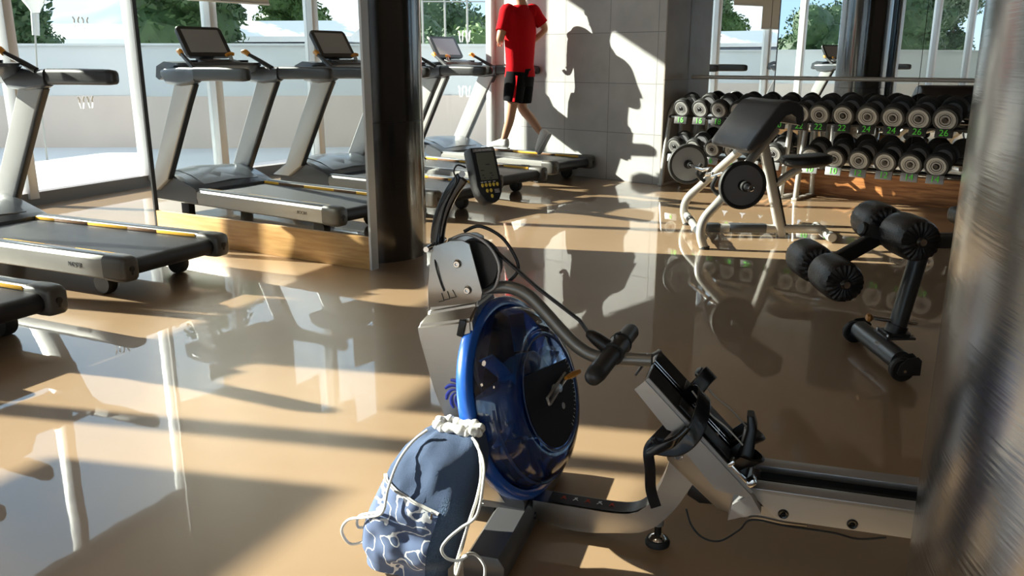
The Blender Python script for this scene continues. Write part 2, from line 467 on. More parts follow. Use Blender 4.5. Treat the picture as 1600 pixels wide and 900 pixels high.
bm = bm_new()
poly = [E0, K, C3, pt(-4.40, WALL_D), ret, rightend, Vector((7.0, -6.2, 0)), Vector((1.0, -7.1, 0))]
top = [bm.verts.new((p.x, p.y, 0)) for p in poly]; bot = [bm.verts.new((p.x, p.y, -0.12)) for p in poly]
bm.faces.new(top); bm.faces.new(list(reversed(bot)))
for i in range(len(poly)):
    j = (i + 1) % len(poly); bm.faces.new((top[i], bot[i], bot[j], top[j]))
struct('floor', bm, M_['floor'], 0)
H_ = 3.45
bm = bm_new()
cpoly = [E0, K, C3, pt(-4.40, WALL_D + 0.2), pt(-4.40, MIR_D + 0.3), pt(1.4, MIR_D + 0.3), Vector((7.0, -6.2, 0)), Vector((1.0, -7.1, 0))]
a_ = [bm.verts.new((p.x, p.y, H_)) for p in cpoly]; b_ = [bm.verts.new((p.x, p.y, H_ + 0.3)) for p in cpoly]
bm.faces.new(a_); bm.faces.new(list(reversed(b_)))
for i in range(len(cpoly)):
    j = (i + 1) % len(cpoly); bm.faces.new((a_[i], b_[i], b_[j], a_[j]))
struct('ceiling', bm, M_['ceiling'], 0)

def wall_seg(name, p, q, z0, z1, th, m, side):
    """slab from p to q whose front face is the p-q line; thickness goes to +side"""
    bm = bm_new(); s = side * th
    poly = [(p.x, p.y), (q.x, q.y), (q.x + s.x, q.y + s.y), (p.x + s.x, p.y + s.y)]
    prism(bm, poly, z0, z1, axis='z')
    return struct(name, bm, m, 0)
conc = concrete_mat('concrete_slabs', (0.46, 0.455, 0.45), (0.52, 0.515, 0.51), 0.56, 0.49, A2)
conc_b = concrete_mat('brown_concrete_slabs', (0.27, 0.235, 0.20), (0.30, 0.26, 0.22), 0.60, 1.02, A2 + pi / 2)  # darker brown slabs with the return's shade put into the colour
wall_seg('wall_back', gl_end, corner, 0, H_, 0.44, conc, m2n)
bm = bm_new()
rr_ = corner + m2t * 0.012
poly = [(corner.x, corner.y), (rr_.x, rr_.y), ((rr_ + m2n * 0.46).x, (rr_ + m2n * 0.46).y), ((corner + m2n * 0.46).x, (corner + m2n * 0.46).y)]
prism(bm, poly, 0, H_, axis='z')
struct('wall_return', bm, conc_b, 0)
wall_seg('trim_1', po_end, gl_end, 0, H_, 0.12, M_['white_paint'], m2n)
# mirror over the dumbbell racks, wooden base board, wall behind
mbase = 0.235
wall_seg('wall_right', ret + m2n * 0.03, rightend + m2n * 0.03, 0, H_, 0.2, M_['wall_in'], m2n)
wall_seg('wall_far_right', rightend, Vector((7.0, -6.2, 0)), 0, H_, 0.2, M_['wall_in'], Vector((1, 0, 0)))
wall_seg('wall_rear', Vector((7.0, -6.2, 0)), Vector((1.0, -7.1, 0)), 0, H_, 0.2, M_['wall_in'], Vector((0, -1, 0)))
i_ = 0
for a0, a1_ in ((-4.385, -3.55), (-3.545, -2.2), (-2.195, -0.85), (-0.845, 1.2)):
    bm = bm_new(); p = pt(a0, MIR_D); q = pt(a1_, MIR_D)
    s = m2n * 0.012
    prism(bm, [(p.x, p.y), (q.x, q.y), (q.x + s.x, q.y + s.y), (p.x + s.x, p.y + s.y)], mbase, 2.9, axis='z')
    o = obj('mirror_panel', bm, M_['mirror'], None, 0)
    tag(o, ['narrow wall mirror panel beside the brown concrete return', 'wall mirror panel above the left dumbbell rack', 'wall mirror panel above the right dumbbell rack', 'wall mirror panel at the right end by the steel column'][i_], 'mirror', 'tall mirror panels behind the dumbbells'); i_ += 1
bm = bm_new(); p = pt(-4.38, MIR_D - 0.045); q = pt(1.2, MIR_D - 0.045); s = m2n * 0.045
prism(bm, [(p.x, p.y), (q.x, q.y), (q.x + s.x, q.y + s.y), (p.x + s.x, p.y + s.y)], 0.0, mbase, axis='z')
struct('baseboard_right', bm, M_['wood_dark'], 0)
# handrail on the mirror
hr = thing('wall_rail', 'long thin horizontal metal handrail across the mirror above the dumbbell racks', 'handrail', pt(-2.5, MIR_D - 0.07))
bm = bm_new(); c0 = Vector(hr.location)
tube(bm, [pt(-4.30, MIR_D - 0.07, 1.045) - c0, pt(0.6, MIR_D - 0.07, 1.045) - c0], 0.017, 14, sm=False)
obj('rail_bar', bm, M_['frame_silver'], hr)
for al in (-4.2, -2.85, -1.5, -0.2):
    bm = bm_new(); p = pt(al, MIR_D - 0.07, 1.045) - c0
    cyl(bm, p, p + m2n * 0.07, 0.009, seg=10); obj('bracket', bm, M_['frame_silver'], hr)

# facade 1 and 2: mullions, sill, glass
def facade(P0, P1, t, n, nm, stops, wn_):
    base = thing('window_frame_run', 'x', 'x', (0, 0, 0)) if False else None
    bm = bm_new(); L = (P1 - P0).length
    mid = (P0 + P1) / 2; ang = math.atan2(t.y, t.x)
    box(bm, (mid.x + n.x * 0.02, mid.y + n.y * 0.02, 0.055), (L, 0.12, 0.11), (0, 0, ang))
    box(bm, (mid.x + n.x * 0.02, mid.y + n.y * 0.02, H_ - 0.05), (L, 0.12, 0.12), (0, 0, ang))
    o = struct('trim_' + nm, bm, M_['alu_dark'], 0)
    k = wn_
    for s0, s1 in zip(stops, stops[1:]):
        bm = bm_new(); c = P0 + t * ((s0 + s1) / 2)
        box(bm, (c.x + n.x * 0.02, c.y + n.y * 0.02, H_ / 2 + 0.05), (s1 - s0 - 0.085, 0.012, H_ - 0.2), (0, 0, ang))
        struct('window_%d' % k, bm, M_['glass'], 0); k += 1
    for i, s0 in enumerate(stops):
        bm = bm_new(); c = P0 + t * s0
        box(bm, (c.x, c.y, H_ / 2), (0.085, 0.15, H_ - 0.12), (0, 0, ang), 0.006)
        struct('trim_%s_%d' % (nm, i), bm, M_['alu'])
    return k
Lf1 = (K - E0).length
st1 = []
s_ = (F10 - E0).length
while s_ > 0.2: st1.append(s_); s_ -= 1.3
st1 = sorted(st1) + [Lf1]
wk = facade(E0, K, f1t, f1n, '2', st1, 1)
Lf2 = (C3 - K).length
wk = facade(K, C3, f2t, f2n, '3', [0.0, Lf2 / 2, Lf2], wk)
gA = C3; gB = po_end; Lg = (gB - gA).length
wk = facade(gA, gB, m2t, m2n, '4', [0.0, Lg], wk)

rP = Vector((1.0, -7.1, 0)); rt_ = (E0 - rP).normalized(); rn_ = Vector((-rt_.y, rt_.x, 0)); rL = (E0 - rP).length
wk = facade(rP, E0, rt_, rn_, '5', [rL * k / 6 for k in range(7)], wk)
# unseen sheets added high in the windows to shape the sun patches
def q2s(q):
    # position along facade 1 where the sun line with offset q = y + 0.207 x crosses
    k = 0.207
    return (q - (E0.y + k * E0.x)) / (f1t.y + k * f1t.x)
def blocker(q0, q1, bands, lab):
    s0, s1 = q2s(q0), q2s(q1); c = E0 + f1t * ((s0 + s1) / 2) - f1n * 0.11
    zb = bands[0][0]
    t = thing('roller_blind', lab, 'blind', (c.x, c.y, zb), F1A, 'roller blinds')
    for z0, z1 in bands:
        bm = bm_new(); box(bm, (0, 0, (z0 + z1) / 2 - zb), (s1 - s0, 0.004, z1 - z0)); obj('blind_cloth', bm, M_['blind'], t)
        bm = bm_new(); cyl(bm, (-(s1 - s0) / 2, 0, z0 - zb), ((s1 - s0) / 2, 0, z0 - zb), 0.012, seg=12); obj('bottom_bar', bm, M_['alu'], t)
ZT_ = H_ - 0.06
blocker(0.62, 1.61, [(2.02, ZT_)], 'beige roller blind lowered left of the near treadmills')
blocker(1.61, 2.14, [(2.05, 2.50), (3.28, ZT_)], 'beige roller blind with a gap left open above its middle band')
blocker(2.16, 2.71, [(2.90, ZT_)], 'beige roller blind raised higher than its neighbours')
blocker(2.71, 3.06, [(2.42, ZT_)], 'narrow beige roller blind on the window ahead of the nearest treadmill')
blocker(3.06, 4.01, [(1.76, ZT_)], 'beige roller blind let down lowest, beside the nearest treadmill')
blocker(4.01, 4.74, [(2.15, ZT_)], 'beige roller blind on the window beside the treadmill by the mirror partition')

# ------------------------------------------------------------------ mirror partition and dark column
pe0 = m1n * m1d + m1t * (Vector((-2.47, 5.80, 0)).dot(m1t)); pe1 = m1n * m1d + m1t * (Vector((-0.835, 4.862, 0)).dot(m1t))
pm = (pe0 + pe1) / 2; pl = (pe1 - pe0).length
part = thing('mirror_partition', 'freestanding tall mirror partition on a honey wood base beside the dark column', 'mirror', pm, A1)
bm = bm_new(); box(bm, (0, 0.006, 0.197 + 1.4), (pl, 0.012, 2.8)); obj('mirror_glass', bm, M_['mirror'], part, 0)
bm = bm_new(); box(bm, (0, 0.012, 0.0985), (pl, 0.05, 0.197), bev=0.003); obj('wooden_base', bm, M_['wood'], part)
bm = bm_new(); box(bm, (0, 0.028, 1.6), (pl, 0.03, 2.8)); obj('backing_mirror', bm, M_['mirror'], part, 0)
for sg in (-1, 1):
    bm = bm_new(); box(bm, (sg * (pl / 2 + 0.008), 0.016, 1.5), (0.016, 0.062, 3.0)); obj('edge_strip', bm, M_['tm_dark'] if sg < 0 else M_['alu'], part, 0)
colc = Vector((-0.880, 5.345, 0))
cd = thing('round_column', 'dark brushed steel round column beside the mirror partition', 'column', colc)
bm = bm_new(); cyl(bm, (0, 0, 0.0), (0, 0, 0.845), 0.325, seg=64); obj('lower_cladding', bm, M_['col_dark'], cd)
bm = bm_new(); cyl(bm, (0, 0, 0.845), (0, 0, 0.849), 0.322, seg=64); obj('joint', bm, M_['black'], cd)
bm = bm_new(); cyl(bm, (0, 0, 0.849), (0, 0, H_), 0.325, seg=64); obj('upper_cladding', bm, M_['col_dark'], cd)

# bright brushed steel column close to the viewer on the right
cr_ = 0.70; cdist = 1.22; caz = R(28.05) + math.asin(cr_ / cdist)
cc = Vector((cdist * sin(caz), cdist * cos(caz), 0))
cs = thing('round_column', 'bright brushed steel round column filling the right edge of the picture', 'column', cc)
bm = bm_new(); cyl(bm, (0, 0, 0), (0, 0, H_), cr_, seg=96); obj('steel_cladding', bm, M_['col_steel'], cs)
bm = bm_new(); cyl(bm, (0, 0, 0), (0, 0, 0.05), cr_ + 0.006, seg=96); obj('foot_ring', bm, M_['rower_dark'], cs)

# unseen ceiling discs added behind the viewer as fill light
bl_ = [(-1.2, 0.6), (-2.2, -1.8), (3.0, -2.5), (0.4, -2.2)]
cl0 = None
labs = ['above the viewer on the window side', 'far behind on the window side', 'far behind on the inner side', 'straight behind the viewer']
for i, (x, y) in enumerate(bl_):
    if cl0 is None:
        cl0 = thing('ceiling_light', 'round disc ceiling light ' + labs[0], 'lamp', (x, y, H_), 0, 'round ceiling lights')
        bm = bm_new(); lathe(bm, [(0, -0.05), (0.26, -0.05), (0.26, 0), (0, 0)], seg=40); obj('lamp_body', bm, M_['white_paint'], cl0)
        bm = bm_new(); lathe(bm, [(0, -0.056), (0.24, -0.056), (0.24, -0.05), (0, -0.05)], seg=40); obj('diffuser', bm, mat('lamp_glow', (0.9, 0.85, 0.75), 0.5, emis=(1.0, 0.86, 0.66), estr=FILL_LAMP), cl0)
    else: dup(cl0, (x, y, H_), 0, 'round disc ceiling light ' + labs[i])

# ------------------------------------------------------------------ outdoors
bm = bm_new(); box(bm, (-40, 20, -0.15), (160, 160, 0.1)); struct('ground_terrace', bm, M_['terrace'], 0)
gw = [Vector((6, 14.5, 0)), Vector((-1.0, 13.6, 0)), Vector((-9.3, 13.2, 0)), Vector((-11.0, 8.5, 0)), Vector((-10.3, 4.76, 0)), Vector((-8.6, 1.0, 0)), Vector((-10.5, -6, 0)), Vector((-12, -14, 0)), Vector((5, -16, 0))]
gl_labels = ['pale two-tone garden wall beyond the far window by the runner', 'pale two-tone garden wall straight beyond the left window', 'pale two-tone garden wall at the terrace corner', 'pale two-tone garden wall seen in the mirror partition, left part', 'pale two-tone garden wall seen in the mirror partition, right part', 'pale two-tone garden wall reflected in the right mirror', 'pale two-tone garden wall far behind on the terrace', 'pale two-tone garden wall closing the terrace behind the viewer']
for i, (a, b) in enumerate(zip(gw, gw[1:])):
    d = (b - a); m = (a + b) / 2; ang = math.atan2(d.y, d.x)
    t = thing('garden_wall', gl_labels[i], 'wall', (m.x, m.y, -0.1), ang)
    bm = bm_new(); box(bm, (0, 0, 0.39), (d.length + 0.1, 0.24, 0.78)); obj('plinth', bm, M_['wall_peach'], t)
    bm = bm_new(); box(bm, (0, 0, 1.15), (d.length + 0.1, 0.18, 0.74)); box(bm, (0, 0, 1.535), (d.length + 0.1, 0.26, 0.03)); obj('upper_wall', bm, M_['wall_white'], t)

def tree(name, label, loc, h, rx, m, n=2600, leaf=0.10, group='trees and hedges beyond the garden wall', low=0.1, seed=0, cat='tree'):
    rnd = random.Random(seed + int(loc[0] * 10) + int(loc[1] * 7))
    t = thing(name, label, cat, (loc[0], loc[1], -0.1), 0, group)
    bm = bm_new()
    blobs = []
    for i in range(11):
        a = rnd.uniform(0, 2 * pi); rr = rnd.uniform(0, rx * 0.65)
        blobs.append((Vector((rr * cos(a), rr * sin(a), h * rnd.uniform(low + 0.12, 0.82))), rx * rnd.uniform(0.35, 0.6)))
    for i in range(n):
        c, r = rnd.choice(blobs)
        d = Vector((rnd.gauss(0, 1), rnd.gauss(0, 1), rnd.gauss(0, 1))).normalized() * r * rnd.uniform(0.75, 1.05)
        d.z *= 0.9; p = c + d
        if p.z < 0.05: p.z = 0.05
        u = Vector((rnd.uniform(-1, 1), rnd.uniform(-1, 1), rnd.uniform(-1, 1))).normalized(); v = u.orthogonal().normalized()
        s = leaf * rnd.uniform(0.6, 1.4)
        q = [bm.verts.new(p + u * s), bm.verts.new(p + v * s * 0.5), bm.verts.new(p - u * s), bm.verts.new(p - v * s * 0.5)]
        bm.faces.new(q)
    for c, r in blobs:
        M0 = Matrix.Translation(c) @ Matrix.Diagonal((r * 0.80, r * 0.80, r * 0.74, 1))
        g0 = bmesh.ops.create_icosphere(bm, subdivisions=2, radius=1.0, matrix=M0)
        for v in g0['verts']:
            v.co += (v.co - c) * 0.22 * noise.noise(v.co * 5)
            if v.co.z < 0.03: v.co.z = 0.03
    obj('foliage', bm, m, t, 0)
    bm = bm_new(); tube(bm, [(0, 0, 0), (0.05, 0.03, h * 0.35), (0, 0.08, h * 0.6)], [0.10, 0.07, 0.04], 8); obj('trunk', bm, M_['bark'], t)
    return t
def at(px, Y, back=False):
    """outdoor spot seen in the left window at distance Y"""
    u = (px - 800) / F
    return (u * Y * cos(TH), Y)
def atm(px, Y):
    """outdoor spot whose image in the mirror partition appears at px"""
    v = Vector((*at(px, Y), 0)); p = v - m1n * 2 * (m1n.dot(v) - m1d)
    return (p.x, p.y)
def atm2(px, Y):
    v = Vector((*at(px, Y), 0)); p = v - m2n * 2 * (m2n.dot(v) - MIR_D)
    return (p.x, p.y)
def atm3(px, Y):
    p = Vector((*atm2(px, Y), 0)); p = p - m1n * 2 * (m1n.dot(p) - m1d); return (p.x, p.y)
T = [('broadleaf_tree', 'dark green tree outside at the far left window edge', at(-12, 17), 4.6, 1.5, 'leafA'),
     ('clipped_shrub', 'rounded dark shrub beside the pale funnel lamp outside', at(82, 16), 1.75, 0.9, 'leafA'),
     ('broadleaf_tree', 'deep green tree seen behind the nearer mirrored console', atm(285, 17), 4.6, 1.9, 'leafA'),
     ('broadleaf_tree', 'dense tree at the left edge of the mirror partition', atm(222, 20), 4.4, 1.3, 'leafA'),
     ('broadleaf_tree', 'tall tree mirrored left of the pale mullion', atm(352, 23), 5.0, 1.4, 'leafA'),
     ('broadleaf_tree', 'bright yellow-green tree mirrored beside the dark column', atm(535, 18), 4.2, 1.6, 'leafB'),
     ('broadleaf_tree', 'mid green tree mirrored right of the pale mullion', atm(455, 27), 4.0, 1.5, 'leafB'),
     ('clipped_shrub', 'low yellow-green hedge plant mirrored under the dense tree', atm(300, 14.6), 1.75, 0.9, 'leafC'),
     ('clipped_shrub', 'low yellow-green hedge plant at the mirror edge', atm(245, 14.6), 1.7, 0.8, 'leafC'),
     ('clipped_shrub', 'broad blue-green shrub beyond the window by the dark column', at(695, 17), 2.0, 1.1, 'leafA'),
     ('clipped_shrub', 'broad shrub beyond the window behind the far treadmill console', at(735, 18), 1.95, 1.2, 'leafB'),
     ('clipped_shrub', 'small bright shrub beyond the window next to the runner', at(772, 16.5), 2.1, 0.9, 'leafC'),
     ('clipped_shrub', 'dark hedge plant mirrored above the left dumbbell rack', atm2(1135, 20), 3.6, 1.2, 'leafB'),
     ('clipped_shrub', 'dark hedge plant mirrored behind the first reflected console', atm3(1230, 24), 2.5, 1.6, 'leafA'),
     ('clipped_shrub', 'dark hedge plant mirrored behind the second reflected console', atm3(1285, 24), 2.4, 1.6, 'leafA'),
     ('clipped_shrub', 'dark hedge plant mirrored left of the reflected column', atm3(1340, 24), 2.3, 1.5, 'leafA'),
     ('broadleaf_tree', 'grey-green tree mirrored right of the reflected column', atm2(1425, 27), 6.0, 1.5, 'leafA'),
     ('broadleaf_tree', 'grey-green tree mirrored near the steel column', atm2(1478, 29), 6.0, 1.4, 'leafA')]
def push_out(loc, r):
    # keep every plant outside the garden wall
    p = Vector((loc[0], loc[1], 0)); c = Vector((-3.5, 6, 0))
    for _ in range(80):
        ok = True
        for a, b in zip(gw, gw[1:]):
            ab_ = b - a; k = max(0, min(1, (p - a).dot(ab_) / ab_.length_squared)); q = a + ab_ * k
            nrm = Vector((-ab_.y, ab_.x, 0)).normalized()      # points to the room side
            if (p - q).length < r + 0.3: ok = False
            # crossing test from the room to the plant
        cr = any(((b - a).cross(c - a).z * (b - a).cross(p - a).z < 0) and ((p - c).cross(a - c).z * (p - c).cross(b - c).z < 0) for a, b in zip(gw, gw[1:]))
        if ok and cr: break
        p += (p - c).normalized() * 0.25
    return (p.x, p.y)
hs1 = Vector((*at(158, 24), 0)); hs2 = Vector((*atm(462, 22), 0))
placed = [(hs1, 2.4), (hs2, 2.4)]
for i, (nm, lab, loc, h, rx, lm) in enumerate(T):
    o_ = Vector((loc[0], loc[1], 0))
    p_ = Vector((*push_out(loc, rx * 0.9), 0)); dr_ = (p_ - Vector((-3.5, 6, 0))).normalized()
    for _ in range(60):
        if all((p_ - q_).length > rx + r_ + 0.35 for q_, r_ in placed): break
        p_ += dr_ * 0.3
    placed.append((p_.copy(), rx)); k_ = max(1.0, ((p_ - Vector((-1, 3, 0))).length / (o_ - Vector((-1, 3, 0))).length))
    loc = (p_.x, p_.y); h = 1.2 + (h - 1.2) * min(k_, 1.8)
    tree(nm, lab, loc, h, rx, M_[lm], 7000 if h > 3 else 4500, 0.075 if h > 3 else 0.055, seed=i * 13, cat='shrub' if nm == 'clipped_shrub' else 'tree')
# hill far away
bm = bm_new()
hx, hy = at(165, 420)
g = 28
vs = [[None] * (g + 1) for _ in range(g + 1)]
for i in range(g + 1):
    for j in range(g + 1):
        x = (i / g - 0.5) * 2; y = (j / g - 0.5) * 2
        h = max(0, 1 - x * x) ** 1.1 * max(0, 1 - y * y) * 31 * (0.9 + 0.25 * noise.noise(Vector((x * 2, y * 2, 0))))
        h += max(0, 1 - ((x - 0.62) / 0.35) ** 2) * max(0, 1 - y * y) * 4
        vs[i][j] = bm.verts.new((x * 55, y * 60, h))
for i in range(g):
    for j in range(g): bm.faces.new((vs[i][j], vs[i + 1][j], vs[i + 1][j + 1], vs[i][j + 1]))
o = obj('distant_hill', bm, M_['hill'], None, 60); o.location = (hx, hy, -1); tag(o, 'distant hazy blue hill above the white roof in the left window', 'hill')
# low white-roofed buildings
def house(lab, x, y, ang, L):
    t = thing('low_building', lab, 'building', (x, y, -0.1), ang, 'white roofed buildings')
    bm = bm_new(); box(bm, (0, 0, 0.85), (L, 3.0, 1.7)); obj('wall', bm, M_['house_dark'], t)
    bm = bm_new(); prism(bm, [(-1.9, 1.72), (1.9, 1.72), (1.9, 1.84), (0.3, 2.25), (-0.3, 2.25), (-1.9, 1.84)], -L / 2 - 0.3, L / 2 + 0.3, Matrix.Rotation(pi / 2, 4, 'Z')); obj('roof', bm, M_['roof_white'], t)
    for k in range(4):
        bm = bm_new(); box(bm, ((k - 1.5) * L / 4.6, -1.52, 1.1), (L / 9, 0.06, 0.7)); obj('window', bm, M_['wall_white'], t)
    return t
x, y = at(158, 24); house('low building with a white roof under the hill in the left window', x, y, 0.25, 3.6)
x, y = atm(462, 22); house('low building with a white roof mirrored beside the pale mullion', x, y, math.atan2(m1t.y, m1t.x) * 2 + 0.1, 3.4)
# funnel lamp on a leaning pole
x, y = at(66, 11.5)
t = thing('garden_lamp', 'pale funnel-shaped lamp head on a thin leaning pole outside the left window', 'lamp', (x, y, -0.1))
bm = bm_new(); tube(bm, [(-0.12, 0, 0), (-0.10, 0, 1.0), (-0.03, 0, 1.78)], 0.012, 8, sm=False); obj('pole', bm, M_['tm_grey'], t)
bm = bm_new(); cyl(bm, (-0.035, 0, 1.62), (-0.01, 0, 1.9), 0.045, 0.05, 16); obj('socket', bm, M_['tm_light'], t)
bm = bm_new(); lathe(bm, [(0.05, 1.9), (0.07, 1.95), (0.17, 2.1), (0.19, 2.13), (0.16, 2.15), (0.30, 2.42), (0.29, 2.42), (0.15, 2.16), (0.04, 1.93)], seg=28); obj('shade', bm, M_['white_paint'], t)
bm = bm_new()
for sg in (-1, 1): tube(bm, [(sg * 0.12, 0, 2.02), (sg * 0.34, 0, 2.45)], 0.006, 6, sm=False)
obj('stay', bm, M_['tm_grey'], t)
# terrace fence posts with a top wire beyond the far window
x0, y0 = at(662, 16); x1, y1 = at(800, 16)
t = thing('terrace_fence', 'thin tall wire fence beyond the window next to the runner', 'fence', (x0, y0, -0.1))
for k in range(5):
    bm = bm_new(); cyl(bm, ((x1 - x0) * k / 4, 0, 0), ((x1 - x0) * k / 4, 0, 2.35), 0.018, seg=8); obj('post', bm, M_['tm_grey'], t)
bm = bm_new(); tube(bm, [(0, 0, 2.33), (x1 - x0, 0, 2.33)], 0.012, 6, sm=False); obj('top_wire', bm, M_['tm_grey'], t)
# frosted motifs on the glass
def decal(P, t, n, s, lab):
    ang = math.atan2(t.y, t.x)
    bm = bm_new()
    for k, xo in enumerate((-1.5, -0.5, 0.5, 1.5)):
        for sg in (-1, 1):
            bend = 0.28 if (k % 2) else -0.28
            tube(bm, [((xo) * s * 0.55 + bend * s * 0.5 * (sg), 0, sg * s * 0.62), ((xo) * s * 0.55 - bend * s * 0.2, 0, sg * s * 0.3), ((xo) * s * 0.55, 0, 0)], s * 0.13, 6, 3, flat=(0.002, s * 0.2))
    o = obj('frosted_motif', bm, M_['decal'], None, 0); o.location = P - n * 0.012; o.rotation_euler = (0, 0, ang)
    tag(o, lab, 'decal', 'frosted motifs on the window glass')
def on_plane(px, py, n, P0):
    return onp(px, py, (n.x, n.y), n.dot(P0))
for (px, py, nn) in ((125, 36, 'upper'), (133, 160, 'lower')):
    decal(on_plane(px, py, f1n, F10), f1t, f1n, 0.085, nn + ' frosted motif on the left window glass')
for (px, py, nn) in ((727, 57, 'upper'), (727, 143, 'lower')):
    decal(on_plane(px, py, m2n, C3), m2t, m2n, 0.10, nn + ' frosted motif on the glass by the far treadmill console')

# ------------------------------------------------------------------ treadmills
def make_treadmill(label, loc, rz):
    t = thing('treadmill', label, 'treadmill', loc, rz, 'treadmills in a row facing the windows')
    ZB, ZT = 0.115, 0.238
    for sg in (-1, 1):
        # side rail: outer long box with a soft top edge
        bm = bm_new()
        sec = [(0.275, ZB), (0.275, ZT - 0.012), (0.285, ZT), (0.345, ZT), (0.368, ZT - 0.02), (0.372, ZT - 0.06), (0.365, ZB + 0.01), (0.35, ZB)]
        xs = [-1.62, -0.6, 0.30]
        loft(bm, [[(x, sg * y, z) for y, z in sec] for x in xs])
        obj('side_rail', bm, M_['tm_grey'], t, 30)
        bm = bm_new(); box(bm, (-0.42, sg * 0.322, ZT + 0.002), (1.42, 0.05, 0.006), bev=0.002); obj('foot_rest', bm, M_['tm_mid'], t)
        # rounded end cap
        bm = bm_new()
        secs = []
        for x, k in ((0.29, 1.0), (0.36, 1.03), (0.41, 1.0), (0.435, 0.9), (0.443, 0.72)):
            cz = (ZB + ZT) / 2; secs.append([(x, sg * (0.322 + yy * k), cz + zz * k) for yy, zz in rrect(0.104, ZT - ZB + 0.012, 0.03, 4)])
        loft(bm, secs); cap = obj('end_cap', bm, M_['cap'], t, 50)
        bm = bm_new(); cyl(bm, (0.438, sg * 0.322, 0.178), (0.447, sg * 0.322, 0.178), 0.015, seg=14); box(bm, (0.442, sg * 0.322, 0.160), (0.008, 0.010, 0.022)); obj('slot', bm, M_['black'], cap)
        # yellow and brown strip on the inner edge
        for k, (xa, xb, mm) in enumerate(((-1.08, -0.90, 'yellow'), (-0.90, -0.60, 'brownstrip'), (-0.60, -0.26, 'yellow'), (-0.26, -0.02, 'brownstrip'), (-0.02, 0.28, 'yellow'))):
            bm = bm_new(); box(bm, ((xa + xb) / 2, sg * 0.2735, ZT - 0.010), (xb - xa, 0.005, 0.019), bev=0.001)
            obj('guide_strip', bm, M_['yellow'] if mm == 'yellow' else MB, t)
        # upright
        bm = bm_new()
        xs_ = [(-1.56, 0.20, 0.22), (-1.395, 0.30, 0.21), (-1.05, 0.88, 0.225), (-0.955, 1.03, 0.235)]
        secs = [[(xf_ - w_ / 2 + a, sg * (0.382 + b), z) for a, b in rrect(w_, 0.055, 0.018, 4)] for xf_, z, w_ in xs_]
        loft(bm, secs); obj('upright', bm, M_['tm_light'], t, 40)
        bm = bm_new()
        secs = [[(xf_ + 0.001 + a, sg * (0.382 + b), z) for a, b in rrect(0.018, 0.046, 0.006, 2)] for xf_, z, w_ in xs_[1:]]
        loft(bm, secs); obj('upright_trim', bm, M_['tm_dark'], t, 40)
        # head block and hand rail
        bm = bm_new()
        secs = [[(x, sg * (0.385 + a), z + b) for a, b in rrect(w_, h_, min(w_, h_) * 0.35, 4)] for x, z, w_, h_ in ((-1.34, 1.11, 0.05, 0.05), (-1.27, 1.09, 0.085, 0.12), (-1.10, 1.085, 0.09, 0.14), (-0.96, 1.09, 0.085, 0.125), (-0.92, 1.10, 0.08, 0.105))]
        loft(bm, secs); obj('head_block', bm, M_['tm_mid'], t, 50)
        bm = bm_new()
        secs = [[(x, sg * (0.39 + a), z + b) for a, b in rrect(w_, h_, min(w_, h_) * 0.4, 5)] for x, z, w_, h_ in ((-0.925, 1.105, 0.07, 0.10), (-0.7, 1.107, 0.07, 0.098), (-0.40, 1.105, 0.068, 0.092), (-0.352, 1.104, 0.058, 0.08), (-0.338, 1.103, 0.035, 0.05))]
        loft(bm, secs); obj('hand_rail', bm, M_['tm_dark'], t, 50)
        # slanted arm from the head block towards the console with orange tip
        bm = bm_new(); tube(bm, [(-0.99, sg * 0.36, 1.14), (-1.08, sg * 0.34, 1.19), (-1.20, sg * 0.31, 1.25)], [0.022, 0.018, 0.014], 10); arm = obj('control_arm', bm, M_['tm_dark'], t)
        bm = bm_new(); tube(bm, [(-1.195, sg * 0.31, 1.245), (-1.225, sg * 0.303, 1.268), (-1.26, sg * 0.295, 1.27)], [0.019, 0.022, 0.014], 12); obj('lever_tip', bm, M_['orange'], arm)
        # rear wheel foot
        bm = bm_new(); lathe(bm, [(0, -0.03), (0.055, -0.03), (0.06, -0.022), (0.06, 0.022), (0.055, 0.03), (0, 0.03)], basis(Vector((1, 0, 0)), Vector((0, 0, 1)), Vector((0, -1, 0)), (0.15, sg * 0.25, 0.060)), 20); obj('rear_foot', bm, M_['rubber'], t)
        bm = bm_new(); box(bm, (-1.35, sg * 0.28, 0.055), (0.10, 0.06, 0.11), bev=0.008); obj('front_foot', bm, M_['rubber'], t)
    # belt with rear roller
    bm = bm_new()
    zc = 0.172; rr = 0.044
    prof = [(-1.5, zc + rr)] + [(0.375 + rr * sin(R(a)), zc + rr * cos(R(a))) for a in range(0, 181, 20)] + [(-1.5, zc - rr)]
    prism(bm, prof, -0.268, 0.268); obj('belt', bm, M_['belt'], t, 30)
    bm = bm_new(); box(bm, (-0.6, 0, 0.112), (1.75, 0.56, 0.028), bev=0.006); obj('deck_frame', bm, M_['tm_dark'], t)
    # motor hood
    bm = bm_new(); secs = []
    for y in (-0.372, -0.35, -0.2, -0.06, 0.06, 0.2, 0.35, 0.372):
        e = 0.0 if abs(y) > 0.36 else 1.0; mid = 0.02 if abs(y) < 0.1 else 0.0
        secs.append([(-1.72, y, 0.13), (-1.085 - (1 - e) * 0.01, y, 0.13), (-1.085 - (1 - e) * 0.01, y, 0.236), (-1.16, y, 0.275 - (1 - e) * 0.015 + mid * 0.3), (-1.30, y, 0.320 - (1 - e) * 0.02 + mid), (-1.45, y, 0.345 - (1 - e) * 0.02 + mid), (-1.60, y, 0.335 - (1 - e) * 0.02 + mid), (-1.70, y, 0.27)])
    loft(bm, secs); hood = obj('motor_hood', bm, M_['tm_mid'], t, 30)
    bm = bm_new(); secs = []
